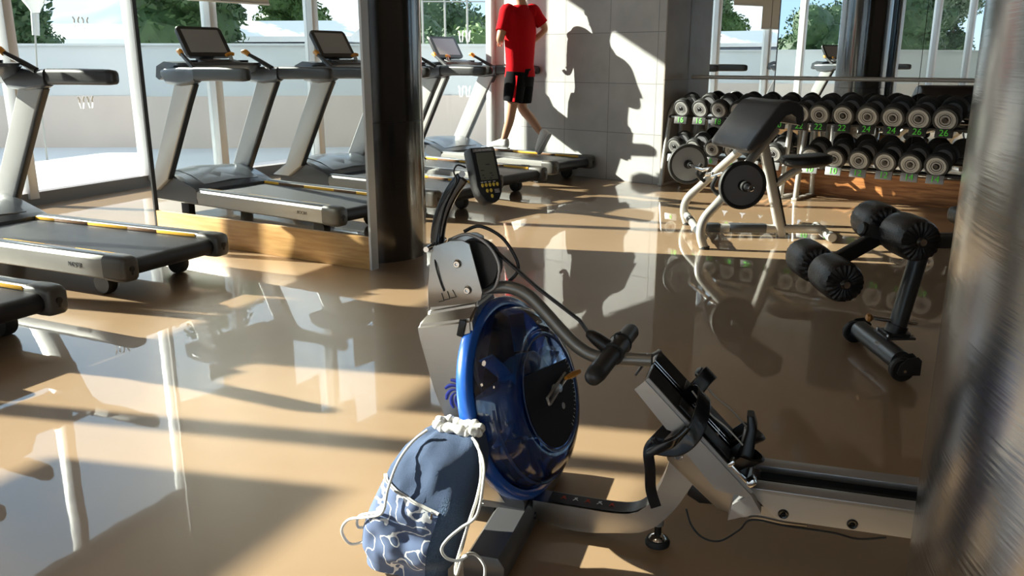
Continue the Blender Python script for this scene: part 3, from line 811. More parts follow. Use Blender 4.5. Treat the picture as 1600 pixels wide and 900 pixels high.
    for x, z in ((-1.14, 0.268), (-1.30, 0.326), (-1.45, 0.352), (-1.58, 0.345)):
        secs.append([(x, y, z + (0.012 if abs(y) < 0.2 else 0.0)) for y in (-0.26, -0.2, 0.0, 0.2, 0.26)] + [(x, y, z - 0.03) for y in (0.26, -0.26)])
    loft(bm, secs); obj('hood_panel', bm, M_['tm_mid'], hood, 30)
    # console: dash shroud, tray, screen
    bm = bm_new(); secs = []
    for y, d, zz in ((-0.40, 0.12, 0.0), (-0.34, 0.20, 0.0), (-0.15, 0.25, 0.005), (0.15, 0.25, 0.005), (0.34, 0.20, 0.0), (0.40, 0.12, 0.0)):
        secs.append([(-1.42, y, 1.08 + zz), (-1.40, y, 1.16), (-1.30, y, 1.195), (-1.30 + d, y, 1.185), (-1.29 + d, y, 1.165), (-1.36 + d, y, 1.12), (-1.38, y, 1.06)])
    loft(bm, secs); dash = obj('dash', bm, M_['tm_mid'], t, 40)
    bm = bm_new(); box(bm, (-1.16, 0, 1.196), (0.10, 0.34, 0.012), (0, R(12), 0), 0.004); obj('tray', bm, M_['tm_dark'], dash)
    for sg in (-1, 1):
        bm = bm_new(); lathe(bm, [(0.038, 1.17), (0.042, 1.205), (0.034, 1.205), (0.031, 1.18), (0, 1.18)], Matrix.Translation((-1.18, sg * 0.235, 0)), 18); obj('cup_holder', bm, M_['black'], dash)
    bm = bm_new(); cyl(bm, (-1.17, -0.13, 1.17), (-1.20, -0.13, 1.235), 0.016, seg=12); stick = obj('joystick', bm, M_['tm_light'], t)
    bm = bm_new(); tube(bm, [(-1.19, -0.16, 1.25), (-1.20, -0.13, 1.252), (-1.20, -0.09, 1.242)], [0.012, 0.018, 0.012], 10); obj('joystick_tip', bm, M_['orange'], stick)
    bm = bm_new(); box(bm, (-1.34, 0, 1.17), (0.05, 0.14, 0.12), (0, R(-15), 0), 0.01); obj('screen_neck', bm, M_['tm_dark'], t)
    th = math.atan2(0.135, 0.215)
    Ms = Matrix.Translation((-1.345, 0, 1.338)) @ Matrix.Rotation(-th, 4, 'Y')
    bm = bm_new(); loft(bm, [[Ms @ Vector((x, a, b)) for a, b in rrect(0.415 * k, 0.27 * k, 0.035, 5)] for x, k in ((-0.030, 0.86), (-0.022, 0.96), (0.008, 1.0), (0.016, 0.985))]); scr = obj('screen', bm, M_['tm_dark'], t, 40)
    bm = bm_new(); box(bm, (0.0165, 0, 0.004), (0.003, 0.335, 0.205), M=Ms); obj('display', bm, M_['screen_off'], scr)
    bm = bm_new(); box(bm, (-0.03, 0, 0.01), (0.02, 0.30, 0.19), bev=0.008, M=Ms); obj('screen_back', bm, M_['tm_light'], scr)
    # maker's lettering on the outer face of both rails
    for sg in (1, -1):
        Mt = basis(Vector((-1, 0, 0)) if sg > 0 else Vector((1, 0, 0)), Vector((0, 0, 1)), Vector((0, sg, 0)), (0.09, sg * 0.3735, 0.178))
        o = obj('lettering', text_bm('NOOR', 0.034, Mt), M_['tm_mid'], t, 0)
    return t
MB = mat('brown_strip', (0.16, 0.075, 0.03), 0.45)
s_ = 0.7602
ph1 = -0.4358
T1p = (-2.889 * s_, 6.097 * s_); T0p = (-3.337 * s_, 4.565 * s_)
tm1 = make_treadmill('empty treadmill nearest the mirror partition, whole deck in view at left', (*T1p, 0), ph1)
dx, dy = T0p[0] - T1p[0], T0p[1] - T1p[1]
dup(tm1, (*T0p, 0), ph1, 'empty treadmill cut by the left edge, only its rear end in view')
ph4 = -0.6869
T4p = (0.452 * s_, 11.7195 * s_); T3p = (-0.314 * s_, 10.377 * s_); T2p = (-0.9195 * s_, 9.102 * s_)
T4p = (T4p[0] - 0.04, T4p[1] - 0.04)
dup(tm1, (*T4p, 0), ph4, 'treadmill under the runner in the red shirt')
dup(tm1, (*T3p, 0), ph4, 'empty treadmill beside the runner, directly behind the rower monitor')
dup(tm1, (*T2p, 0), ph4, 'empty treadmill half hidden behind the dark column')

# ------------------------------------------------------------------ runner
def skin_body(name, joints, edges, m, parent=None, sub=2, root=0):
    me = bpy.data.meshes.new(name)
    me.from_pydata([j[0] for j in joints], edges, [])
    o = bpy.data.objects.new(name, me); COL.objects.link(o)
    md = o.modifiers.new('skin', 'SKIN'); md.use_smooth_shade = True; md.branch_smoothing = 0.4
    if not me.skin_vertices: me.attributes.new('skin', 'FLOAT', 'POINT') if False else None
    bpy.context.view_layer.update()
    if me.skin_vertices:
        sv = me.skin_vertices[0].data
        for i, j in enumerate(joints):
            r = j[1]; sv[i].radius = r if isinstance(r, tuple) else (r, r); sv[i].use_root = (i == root)
    sb = o.modifiers.new('sub', 'SUBSURF'); sb.levels = sub; sb.render_levels = sub
    bpy.context.view_layer.update()
    dg = bpy.context.evaluated_depsgraph_get()
    m2 = bpy.data.meshes.new_from_object(o.evaluated_get(dg))
    for p in m2.polygons: p.use_smooth = True
    m2.materials.clear(); m2.materials.append(m)
    bpy.data.objects.remove(o); m2.name = name
    o = bpy.data.objects.new(name, m2); COL.objects.link(o)
    if parent: o.parent = parent
    return o
a4 = Vector((cos(ph4), sin(ph4), 0)); n4 = Vector((-sin(ph4), cos(ph4), 0))   # a4 points backwards from the runner, n4 to his right
RF = Frame((T4p[0] - 0.56 * a4.x, T4p[1] - 0.56 * a4.y), ph4)
RZ = Matrix.Rotation(ph4, 4, 'Z')
rt = thing('person', 'runner in a red T-shirt and black shorts on the farthest treadmill, seen from behind', 'person', (RF.O.x, RF.O.y, 0.222), ph4)
def J(px, py, b): 
    p = RF.L(px, py, b); return Vector((p.x, p.y, p.z - 0.222))
hip = J(812, 112, 0.0); hip.y = 0
chest = J(812, 55, 0.0); neck = J(813, 10, 0); neckt = neck + Vector((-0.02, 0, 0.10)); headc = neck + Vector((-0.05, 0, 0.24))
shR = J(833, 18, 0.155); shL = J(792, 18, -0.155)
elR = J(853, 46, 0.27); waR = J(826, 70, 0.20); elL = J(781, 62, -0.27)
waL = elL + Vector((-0.13, 0.17, -0.02))
hR = J(818, 118, 0.09); hL = J(806, 118, -0.09)
knR = J(815, 170, 0.10); anR = J(848, 212, 0.10); knL = J(800, 168, -0.10); anL = J(786, 222, -0.09)
toeR = J(834, 238, 0.10); toeL = anL + Vector((-0.17, 0, -0.055)); toeL.z = max(toeL.z, 0.03)
print('runner', hip, neck, knR, anR, anL, knL)
jt = [(hip, (0.13, 0.10)), (chest * 0.5 + hip * 0.5, (0.12, 0.09)), (chest, (0.15, 0.10)), (neck + Vector((0, 0, -0.06)), (0.12, 0.08)), (neck + Vector((0, 0, 0.03)), 0.058), (neckt, 0.055), (headc, (0.08, 0.092)), (headc + Vector((0, 0, 0.09)), (0.062, 0.075)),
      (shR, 0.062), (elR, 0.042), (waR, 0.028), (shL, 0.062), (elL, 0.042), (waL, 0.028),
      (hR, 0.088), (knR, 0.055), ((knR * 0.6 + anR * 0.4) + Vector((0.015, 0, 0.01)), 0.052), (anR, 0.034), (toeR * 0.5 + anR * 0.5 , 0.032),
      (hL, 0.088), (knL, 0.055), ((knL * 0.6 + anL * 0.4) + Vector((0.015, 0, 0)), 0.052), (anL, 0.034), (toeL * 0.55 + anL * 0.45, 0.032)]
eg = [(0, 1), (1, 2), (2, 3), (3, 4), (4, 5), (5, 6), (6, 7), (3, 8), (8, 9), (9, 10), (3, 11), (11, 12), (12, 13), (0, 14), (14, 15), (15, 16), (16, 17), (17, 18), (0, 19), (19, 20), (20, 21), (21, 22), (22, 23)]
def hand(base, jl, el, wrist, elbow, sgn):
    d = (wrist - elbow).normalized(); side = d.cross(Vector((0, 0, 1))).normalized(); upv = side.cross(d)
    palm = wrist + d * 0.05; i0 = len(jl); jl.append((palm, (0.026, 0.020))); el.append((base, i0))
    for k, ln in enumerate((0.030, 0.034, 0.032, 0.026)):
        off = upv * ((k - 1.5) * 0.018)
        p1 = palm + d * 0.035 + off; p2 = p1 + d * ln * 0.7 + side * sgn * ln * 0.6; p3 = p2 - d * ln * 0.4 + side * sgn * ln * 0.7
        jl += [(p1, 0.0095), (p2, 0.0088), (p3, 0.0075)]; n = len(jl); el += [(i0, n - 3), (n - 3, n - 2), (n - 2, n - 1)]
    t1 = palm + upv * 0.03 - d * 0.01; t2 = t1 + d * 0.03 + side * sgn * 0.02
    jl += [(t1, 0.011), (t2, 0.009)]; n = len(jl); el += [(i0, n - 2), (n - 2, n - 1)]
hand(10, jt, eg, waR, elR, 1); hand(13, jt, eg, waL, elL, -1)
body = skin_body('body', jt, eg, M_['skin'], rt)
# face details on the head
fm = bm_new()
lathe(fm, [(0, -0.03), (0.014, -0.018), (0.018, 0), (0.008, 0.02), (0, 0.028)], Matrix.Translation(headc + Vector((-0.095, 0, 0.0))), 10); obj('nose', fm, M_['skin'], rt)
for sg in (-1, 1):
    fm = bm_new(); lathe(fm, [(0, -0.012), (0.022, -0.006), (0.03, 0), (0.022, 0.006), (0, 0.012)], Matrix.Translation(headc + Vector((0.0, sg * 0.088, 0.01))) @ Matrix.Rotation(pi / 2, 4, 'X'), 12); obj('ear', fm, M_['skin'], rt)
    fm = bm_new(); bmesh.ops.create_icosphere(fm, subdivisions=2, radius=0.011, matrix=Matrix.Translation(headc + Vector((-0.083, sg * 0.032, 0.03)))); obj('eye', fm, M_['white_print'], rt)
fm = bm_new(); tube(fm, [headc + Vector((-0.083, -0.025, -0.045)), headc + Vector((-0.09, 0, -0.047)), headc + Vector((-0.083, 0.025, -0.045))], 0.006, 8); obj('mouth', fm, mat('lip', (0.45, 0.16, 0.12), 0.5), rt)
fm = bm_new(); bmesh.ops.create_icosphere(fm, subdivisions=3, radius=1.0)
bmesh.ops.transform(fm, matrix=Matrix.Translation(headc + Vector((0.022, 0, 0.045))) @ Matrix.Diagonal((0.105, 0.092, 0.105, 1)), verts=fm.verts)
for v in fm.verts: v.co += Vector((1, 1, 1)) * 0.006 * noise.noise(v.co * 40)
obj('hair', fm, M_['hair'], rt, 60)
# clothing
shirt_bot = hip + Vector((0, 0, -0.05))
def ell(c, rx, ry, n=28, tilt=0.0):
    return [c + Vector((rx * cos(2 * pi * i / n), ry * sin(2 * pi * i / n), tilt * cos(2 * pi * i / n))) for i in range(n)]
bm = bm_new()
def lerp(a, b, k): return a * (1 - k) + b * k
loft(bm, [ell(shirt_bot, 0.138, 0.185), ell(lerp(shirt_bot, chest, 0.3), 0.128, 0.172), ell(lerp(shirt_bot, chest, 0.75), 0.132, 0.185), ell(chest + Vector((0, 0, 0.03)), 0.136, 0.205), ell(lerp(chest, neck, 0.62), 0.125, 0.205), ell(neck + Vector((0, 0, -0.055)), 0.098, 0.175), ell(neck + Vector((0, 0, -0.015)), 0.070, 0.095), ell(neck + Vector((0, 0, 0.012)), 0.064, 0.068)])
for v in bm.verts:
    v.co += Vector((0.006 * sin(v.co.z * 38 + v.co.y * 20), 0.004 * sin(v.co.z * 27 + v.co.x * 30), 0))
for s_sh, s_el in ((shR, elR), (shL, elL)):
    d = s_el - s_sh
    tube(bm, [s_sh * 0.45 + (neck + Vector((0, 0, -0.07))) * 0.55, s_sh * 0.8 + (neck + Vector((0, 0, -0.07))) * 0.2, s_sh, s_sh + d * 0.35, s_sh + d * 0.70], [0.060, 0.076, 0.074, 0.066, 0.066], 18)
shirt = obj('t_shirt', bm, M_['red'], rt, 60)
bm = bm_new()
wtop = hip + Vector((0, 0, 0.03))
loft(bm, [ell(wtop, 0.128, 0.17), ell(hip + Vector((0, 0, -0.08)), 0.135, 0.178), ell(hip + Vector((0, 0, -0.15)), 0.12, 0.165)])
for h0, k0 in ((hR, knR), (hL, knL)):
    d = k0 - h0
    tube(bm, [h0 + Vector((0, 0, 0.04)), h0 + d * 0.2, h0 + d * 0.5, h0 + d * 0.80], [0.10, 0.112, 0.108, 0.10], 20)
sho = obj('shorts', bm, M_['short_black'], rt, 60)
bm = bm_new(); d = knL - hL
tube(bm, [hL + d * f_ + Vector((0.075, -0.078, 0)) for f_ in (0.0, 0.3, 0.6, 0.8)], 0.01, 10, flat=(0.03, 0.01)); obj('side_stripe', bm, M_['red'], sho)
def shoe(an, toe, flip=False):
    d = (toe - an); d.y = 0; f = d.normalized(); up = Vector((-f.z, 0, f.x)); up = up if up.z > 0 else -up
    if flip: up = Vector((f.z, 0, -f.x))
    yv = up.cross(f)
    Mx = basis(f, yv, up, an - up * 0.055)
    bm = bm_new()
    secs = []
    for x, w_, h_, z0 in ((-0.075, 0.030, 0.045, 0.02), (-0.06, 0.062, 0.095, 0), (-0.02, 0.074, 0.105, 0), (0.04, 0.078, 0.085, 0), (0.10, 0.092, 0.062, 0), (0.15, 0.085, 0.05, 0.0), (0.185, 0.045, 0.032, 0.006)):
        secs.append([Mx @ Vector((x, a, z0 + h_ / 2 + b)) for a, b in rrect(w_, h_, min(w_, h_) * 0.42, 4)])
    loft(bm, secs); s = obj('shoe', bm, M_['shoe'], rt, 60)
    bm = bm_new(); secs = []
    for x, w_ in ((-0.078, 0.05), (-0.05, 0.078), (0.04, 0.082), (0.12, 0.096), (0.17, 0.08), (0.192, 0.04)):
        secs.append([Mx @ Vector((x, a, -0.010 + b)) for a, b in rrect(w_ * 0.95, 0.018, 0.008, 3)])
    loft(bm, secs); obj('sole', bm, M_['shoe_grey'], s, 60)
shoe(anR, anR + (toeR - anR).normalized() * 0.2, True); shoe(anL, Vector((anL.x - 0.2, anL.y, anL.z)))

# ------------------------------------------------------------------ dumbbell racks and dumbbells
X3 = Vector((1, 0, 0)); Y3 = Vector((0, 1, 0)); Z3 = Vector((0, 0, 1))
def rackpt(px, py, d): return onp(px, py, (m2n.x, m2n.y), d)
def al(p): return p.x * m2t.x + p.y * m2t.y
TILT = R(17)
dirv = Vector((0, cos(TILT), sin(TILT)))      # rack local: x along the wall, y towards the wall
def make_rack(label, a0, a1, cols, zlo, zhi, ends, lo_cols, lab_hi, lab_lo):
    """a0..a1 along the wall; columns = along positions of the dumbbells"""
    o0 = pt((a0 + a1) / 2, 7.33)
    t = thing('dumbbell_rack', label, 'rack', o0, A2)
    h = (a1 - a0) / 2
    for tier, (z, cs, ls) in enumerate(((zhi, cols, lab_hi), (zlo, lo_cols, lab_lo))):
        y0 = 0.0 if tier == 0 else -0.03
        for yy, zz in ((0.035, -0.10), (0.22, -0.005)):
            bm = bm_new(); box(bm, (0, y0 + yy, z + zz), (2 * h - 0.02, 0.05, 0.02), (TILT, 0, 0), 0.004)
            obj('shelf_bar', bm, M_['tm_dark'], t)
        for c, l in zip(cs, ls):
            x = c - (a0 + a1) / 2
            bm = bm_new(); box(bm, (x, y0 - 0.050, z - 0.128), (0.135, 0.012, 0.070), (R(-12), 0, 0), 0.004)
            pl_ = obj('number_plate', bm, M_['rubber'] if tier == 0 else M_['plate_grey'], t)
            Mt = Matrix.Translation((x + 0.0, y0 - 0.0585, z - 0.126)) @ Matrix.Rotation(pi / 2 - R(12), 4, 'X')
            obj('number', text_bm(l, 0.072, Mt, 0.001), M_['green'], pl_, 0)
    for sg in ends:
        x = sg * (h + 0.0)
        bm = bm_new(); tube(bm, [(x, -0.06, 0.0), (x, -0.035, 0.20), (x, 0.02, 0.52), (x, 0.06, 0.70), (x, 0.13, 0.78), (x, 0.20, 0.80)], 0.024, 12); obj('end_frame', bm, M_['frame_silver'], t)
        bm = bm_new(); tube(bm, [(x, 0.30, 0.0), (x, 0.27, 0.5), (x, 0.24, 0.80)], 0.022, 12); obj('end_frame', bm, M_['frame_silver'], t)
        bm = bm_new(); box(bm, (x, 0.12, 0.012), (0.05, 0.42, 0.024), bev=0.005); obj('foot_bar', bm, M_['frame_silver'], t)
    return t
def make_dumbbell(label, loc, rz, sc):
    t = thing('dumbbell', label, 'dumbbell', loc, rz, 'dumbbells on the racks'); t.rotation_euler = (TILT, 0, rz)
    for k, y0 in enumerate((-0.055, 0.135)):
        bm = bm_new()
        Mx = basis(X3, Z3, -Y3, (0, y0 + 0.055, 0))      # local z runs towards the viewer
        r = 0.098
        lathe(bm, [(0, 0), (r - 0.012, 0), (r, 0.012), (r, 0.068), (r - 0.010, 0.082), (0.079, 0.082), (0.077, 0.078), (0, 0.078)], Mx, 36)
        hd = obj('head', bm, M_['rubber'], t, 30)
        bm = bm_new(); lathe(bm, [(0.042, 0.078), (0.044, 0.083), (0.050, 0.083), (0.052, 0.079), (0.055, 0.079), (0.057, 0.084), (0.073, 0.084), (0.076, 0.078)] if k == 0 else [(0, 0.078), (0.066, 0.0795), (0.067, 0.075)], Mx, 32); obj('steel_ring', bm, M_['head_face'] if k == 0 else M_['head_grey'], hd, 30)
        if k == 0:
            bm = bm_new(); lathe(bm, [(0.0, 0.078), (0.024, 0.078), (0.026, 0.084), (0.036, 0.084), (0.038, 0.078)], Mx, 28); obj('inner_ring', bm, M_['plate_grey'], hd, 30)
            bm = bm_new(); lathe(bm, [(0, 0.086), (0.014, 0.086), (0.018, 0.083), (0.018, 0.078)], Mx, 16); obj('end_bolt', bm, M_['black'], hd, 30)
    bm = bm_new(); cyl(bm, (0, 0.0, 0), (0, 0.11, 0), 0.017, seg=16); obj('handle', bm, M_['chrome'], t)
    t.scale = (sc, sc, sc)
    return t
DD = 7.33
hiL = [al(rackpt(x, 160, DD)) for x in (1069, 1098, 1127.5, 1158, 1190, 1222, 1256)]
hiR = [al(rackpt(x, 176, DD)) for x in (1284.5, 1321.5, 1360, 1399.5, 1440, 1482)]
loL = [al(rackpt(x, 220, DD - 0.03)) for x in (1058, 1087, 1117, 1148, 1180, 1213)]
loR = [al(rackpt(x, 246, DD - 0.03)) for x in (1270, 1307, 1346, 1387, 1427, 1468)]
zH = rackpt(1322, 176, DD).z; zL = rackpt(1346, 246, DD - 0.03).z
print('rack z', zH, zL, hiL, hiR)
nH_L = ['16', '16', '18', '18', '20', '20', '22']; nH_R = ['22', '22', '24', '24', '26', '26']
nL_L = ['4', '4', '6', '6', '8', '8']; nL_R = ['10', '10', '12', '12', '14', '14']
make_rack('two-tier dumbbell rack with silver end frames, left of the two', -4.36, -3.12, hiL[:7], zL, zH, (-1, 1), loL, nH_L, nL_L)
make_rack('two-tier dumbbell rack with silver end frames, right of the two', -2.98, -1.60, hiR, zL, zH, (-1, 1), loR, nH_R, nL_R)
ords = ['first', 'second', 'third', 'fourth', 'fifth', 'sixth', 'seventh']
db0 = None
for (cs, z, ns, tier, side, dd) in ((hiL, zH, nH_L, 'upper', 'left', DD), (hiR, zH, nH_R, 'upper', 'right', DD), (loL, zL, nL_L, 'lower', 'left', DD - 0.03), (loR, zL, nL_R, 'lower', 'right', DD - 0.03)):
    for k, c in enumerate(cs):
        p = pt(c, dd + 0.02, z)
        lab = 'round-headed black dumbbell, %s from left on the %s tier of the %s rack' % (ords[k], tier, side)
        sc = {'upperleft': 0.90, 'upperright': 1.02, 'lowerleft': 0.86, 'lowerright': 0.97}[tier + side] + 0.008 * k
        if db0 is None: db0 = make_dumbbell(lab, p, A2, sc)
        else:
            d = dup(db0, p, A2, lab); d.rotation_euler = (TILT, 0, A2); d.scale = (sc, sc, sc)

# ------------------------------------------------------------------ preacher curl bench with a loaded curl bar
BF = Frame((1.27, 5.87), R(-4))
t = thing('preacher_bench', 'silver tube preacher curl bench with a big sloping black arm pad', 'bench', BF.O, R(-4))
S = M_['frame_silver']
for sg in (-1, 1):
    b0 = 0.43 * sg
    bm = bm_new()
    tube(bm, [(0.03, b0, 0.0), (0.0, b0, 0.10), (0.02, b0 * 0.98, 0.20), (0.12, b0 * 0.9, 0.315), (0.24, b0 * 0.72, 0.455), (0.36, b0 * 0.5, 0.60), (0.50, b0 * 0.33, 0.76)], 0.030, 16)
    obj('front_leg', bm, S, t)
    bm = bm_new(); cyl(bm, (0.03, b0, 0.0), (0.03, b0, 0.02), 0.034, seg=18); obj('rubber_foot', bm, M_['rubber'], t)
    # bar hook
    bm = bm_new(); tube(bm, [(0.13, b0 * 0.82, 0.34), (0.10, b0 * 0.82, 0.36), (0.07, b0 * 0.82, 0.40), (0.09, b0 * 0.82, 0.455), (0.10, b0 * 0.82, 0.47)], 0.014, 10); obj('bar_hook', bm, M_['black'], t)
bm = bm_new(); tube(bm, [(0.02, -0.43, 0.075), (0.02, 0.43, 0.075)], 0.026, 14, sm=False); obj('cross_bar', bm, S, t)
for b0 in (-0.2, 0.2):
    bm = bm_new(); cyl(bm, (0.02, b0 - 0.05, 0.075), (0.02, b0 + 0.05, 0.075), 0.029, seg=16); obj('bar_sleeve', bm, M_['tm_mid'], t)
bm = bm_new(); box(bm, (0.46, 0, 0.06), (0.92, 0.06, 0.055), bev=0.012); obj('base_beam', bm, S, t)
for x0, x1 in ((0.06, 0.20), (0.26, 0.52)):
    bm = bm_new(); box(bm, ((x0 + x1) / 2, 0, 0.063), (x1 - x0, 0.066, 0.062), bev=0.010); obj('beam_sleeve', bm, M_['tm_mid'], t)
bm = bm_new(); tube(bm, [(0.92, -0.14, 0.04), (0.92, 0.16, 0.04)], 0.030, 16, sm=False); obj('rear_cross_bar', bm, S, t)
for b0 in (-0.17, 0.19):
    bm = bm_new(); cyl(bm, (0.92, b0 - 0.025, 0.04), (0.92, b0 + 0.025, 0.04), 0.034, seg=18, bev=0.006); obj('end_cap', bm, M_['tm_light'], t)
bm = bm_new(); loft(bm, [[Vector((x + a, b, z)) for a, b in rrect(0.07, 0.075, 0.02, 3)] for x, z in ((0.63, 0.0), (0.47, 0.60), (0.44, 0.70))]); po = obj('post', bm, S, t, 50)
bm = bm_new(); loft(bm, [[Vector((x + 0.042 + a, b, z)) for a, b in rrect(0.02, 0.05, 0.006, 2)] for x, z in ((0.62, 0.02), (0.475, 0.56))]); obj('post_trim', bm, M_['black'], po)
bm = bm_new(); box(bm, (0.405, 0, 0.70), (0.30, 0.30, 0.018), (0, R(-56), 0), 0.004); obj('pad_support', bm, M_['tm_dark'], t)
# arm pad: thick slab rolling over at the top
prof = [(0.235, 0.615), (0.205, 0.628), (0.200, 0.650), (0.30, 0.79), (0.385, 0.905), (0.42, 0.938), (0.47, 0.952), (0.53, 0.945), (0.575, 0.91), (0.59, 0.84), (0.575, 0.79), (0.545, 0.80), (0.535, 0.85), (0.50, 0.872), (0.46, 0.862), (0.42, 0.82), (0.33, 0.70)]
sec = []
c_ = (0.40, 0.82)
for y, k in ((-0.31, 0.90), (-0.305, 0.96), (-0.285, 1.0), (-0.15, 1.0), (0.0, 0.985), (0.15, 1.0), (0.285, 1.0), (0.305, 0.96), (0.31, 0.90)):
    sec.append([Vector((c_[0] + (x - c_[0]) * k, y, c_[1] + (z - c_[1]) * k)) for x, z in prof])
bm = bm_new(); loft(bm, sec)
bmesh.ops.rotate(bm, verts=bm.verts, cent=(0.42, 0, 0), matrix=Matrix.Rotation(R(13), 3, 'Z')); obj('arm_pad', bm, M_['vinyl_grey'], t, 60)
# seat with its tube
bm = bm_new(); tube(bm, [(0.53, 0, 0.34), (0.62, 0, 0.42), (0.72, 0, 0.485)], 0.028, 14); obj('seat_tube', bm, S, t)
bm = bm_new(); secs = []
for x, w_, h_, dz in ((0.585, 0.10, 0.03, 0), (0.60, 0.17, 0.055, 0), (0.66, 0.25, 0.075, -0.004), (0.76, 0.27, 0.08, 0.0), (0.86, 0.25, 0.075, 0.012), (0.905, 0.17, 0.055, 0.018), (0.92, 0.10, 0.03, 0.02)):
    secs.append([Vector((x, a, 0.535 + dz + b)) for a, b in rrect(w_, h_, h_ * 0.42, 4)])
loft(bm, secs); obj('seat', bm, M_['vinyl'], t, 60)

# curl bar and plates (the bar rests in the hooks)
CX, CZ = 0.125, 0.442
t = thing('curl_bar', 'zigzag chrome curl bar loaded with plates, resting on the bench hooks', 'barbell', BF.O + BF.a * CX + Vector((0, 0, CZ)), R(6))
bm = bm_new(); tube(bm, [(0, -0.66, 0), (0, -0.20, 0), (0.03, -0.13, 0.02), (-0.02, -0.06, -0.015), (0.0, 0, 0), (-0.02, 0.06, -0.015), (0.03, 0.13, 0.02), (0, 0.20, 0), (0, 0.66, 0)], 0.0135, 12, sm=False); obj('bar', bm, M_['chrome'], t)
for sg in (-1, 1):
    bm = bm_new(); cyl(bm, (0, sg * 0.485, 0), (0, sg * 0.68, 0), 0.022, seg=18, bev=0.003); obj('bar_sleeve', bm, M_['black'], t)
    bm = bm_new(); cyl(bm, (0, sg * 0.60, 0), (0, sg * 0.635, 0), 0.034, seg=20, bev=0.004); obj('collar', bm, M_['rubber'], t)
    bm = bm_new(); cyl(bm, (0, sg * 0.66, 0), (0, sg * 0.715, 0), 0.019, seg=18, bev=0.004); obj('sleeve_end', bm, M_['chrome'], t)
for sg, lab in ((-1, 'grey weight plate with black rim on the nearer end of the curl bar'), (1, 'grey weight plate with black rim on the farther end of the curl bar')):
    p = BF.O + BF.a * CX + Vector((-sin(R(6)), cos(R(6)), 0)) * (sg * 0.565) + Vector((0, 0, CZ))
    t = thing('weight_plate', lab, 'weight plate', p, R(6), 'weight plates on the curl bar')
    Mx = basis(X3, Z3, -Y3)
    bm = bm_new(); lathe(bm, [(0.128, -0.012), (0.133, -0.018), (0.148, -0.018), (0.153, -0.012), (0.153, 0.012), (0.148, 0.018), (0.133, 0.018), (0.128, 0.012)], Mx, 56); 
    obj('rim', bm, M_['rubber'], t, 40)
    bm = bm_new(); lathe(bm, [(0.027, -0.009), (0.129, -0.009), (0.129, 0.009), (0.027, 0.009)], Mx, 56); obj('disc', bm, M_['plate_grey'], t, 40)
    bm = bm_new(); lathe(bm, [(0.023, -0.016), (0.034, -0.016), (0.034, 0.016), (0.023, 0.016), (0.023, -0.016)], Mx, 32); obj('hub', bm, M_['rubber'], t, 40)

# ------------------------------------------------------------------ leg roller bench on the right (its pad end hides behind the steel column)
LF = Frame((1.52, 3.30), 0.0)
t = thing('roller_bench', 'dark grey exercise bench end with four black padded leg rollers on a wheeled foot', 'bench', LF.O, 0)
DK = mat('graphite_coat', (0.075, 0.08, 0.085), 0.28, 0.5)
bm = bm_new(); tube(bm, [(0.0, -0.20, 0.065), (0.0, 0.20, 0.065)], 0.042, 24, sm=False); obj('foot_tube', bm, DK, t)
for sg in (-1, 1):
    Mx = basis(X3, Z3, -Y3, (-0.012, sg * 0.235, 0.048))
    bm = bm_new(); lathe(bm, [(0, -0.016), (0.042, -0.016), (0.048, -0.01), (0.048, 0.01), (0.042, 0.016), (0, 0.016)], Mx, 28); wl = obj('wheel', bm, M_['rubber'], t)
    for s2 in (-1, 1):
        bm = bm_new(); prism(bm, [(-0.04, 0.04), (-0.03, 0.075), (0.0, 0.10), (0.035, 0.105), (0.05, 0.09), (0.05, 0.03), (-0.03, 0.03)], sg * 0.235 + s2 * 0.021, sg * 0.235 + s2 * 0.026, bev=0.001); obj('wheel_bracket', bm, M_['tm_dark'], t)
    bm = bm_new(); cyl(bm, (-0.012, sg * 0.235 - 0.03, 0.048), (-0.012, sg * 0.235 + 0.03, 0.048), 0.006, seg=10); obj('axle', bm, M_['chrome'], wl)
bm = bm_new(); box(bm, (0.055, 0, 0.112), (0.12, 0.13, 0.010), bev=0.003); obj('flange', bm, DK, t)
bm = bm_new(); box(bm, (0.06, 0, 0.122), (0.10, 0.10, 0.010), bev=0.003); obj('flange', bm, M_['tm_dark'], t)
for sx, sy in ((-1, -1), (1, -1), (-1, 1), (1, 1)):
    bm = bm_new(); cyl(bm, (0.055 + sx * 0.048, sy * 0.05, 0.115), (0.055 + sx * 0.048, sy * 0.05, 0.128), 0.006, seg=6); obj('bolt', bm, M_['chrome'], t)
bm = bm_new(); lathe(bm, [(0, 0.0), (0.010, 0.0), (0.009, 0.002), (0, 0.002)], Matrix.Translation((-0.03, -0.05, 0.092)) @ Matrix.Rotation(R(-30), 4, 'Y') @ Matrix.Diagonal((1.3, 2.4, 1, 1)), 24); obj('badge', bm, M_['tm_light'], t)
bm = bm_new(); cyl(bm, (0.055, 0, 0.12), (0.065, 0, 0.155), 0.042, seg=28); obj('post_collar', bm, M_['black'], t)
bm = bm_new(); cyl(bm, (0.062, 0, 0.14), (0.125, 0, 0.50), 0.036, seg=28); obj('post', bm, DK, t)
bm = bm_new(); cyl(bm, (0.04, 0, 0.17), (-0.035, 0.02, 0.178), 0.009, seg=12); kn = obj('pin', bm, M_['chrome'], t)
bm = bm_new(); lathe(bm, [(0, 0), (0.010, 0.002), (0.017, 0.010), (0.019, 0.018), (0.013, 0.026), (0, 0.028)], basis(Z3, Y3, -X3, (-0.032, 0.02, 0.178)), 18); obj('bronze_knob', bm, M_['brass'], kn)
bm = bm_new(); cyl(bm, (0.09, 0, 0.165), (0.14, -0.01, 0.16), 0.007, seg=10); obj('pin', bm, M_['chrome'], t)
UP = Vector((-0.005, 0, 0.553)); LO = Vector((-0.270, 0, 0.392))
d = LO - UP
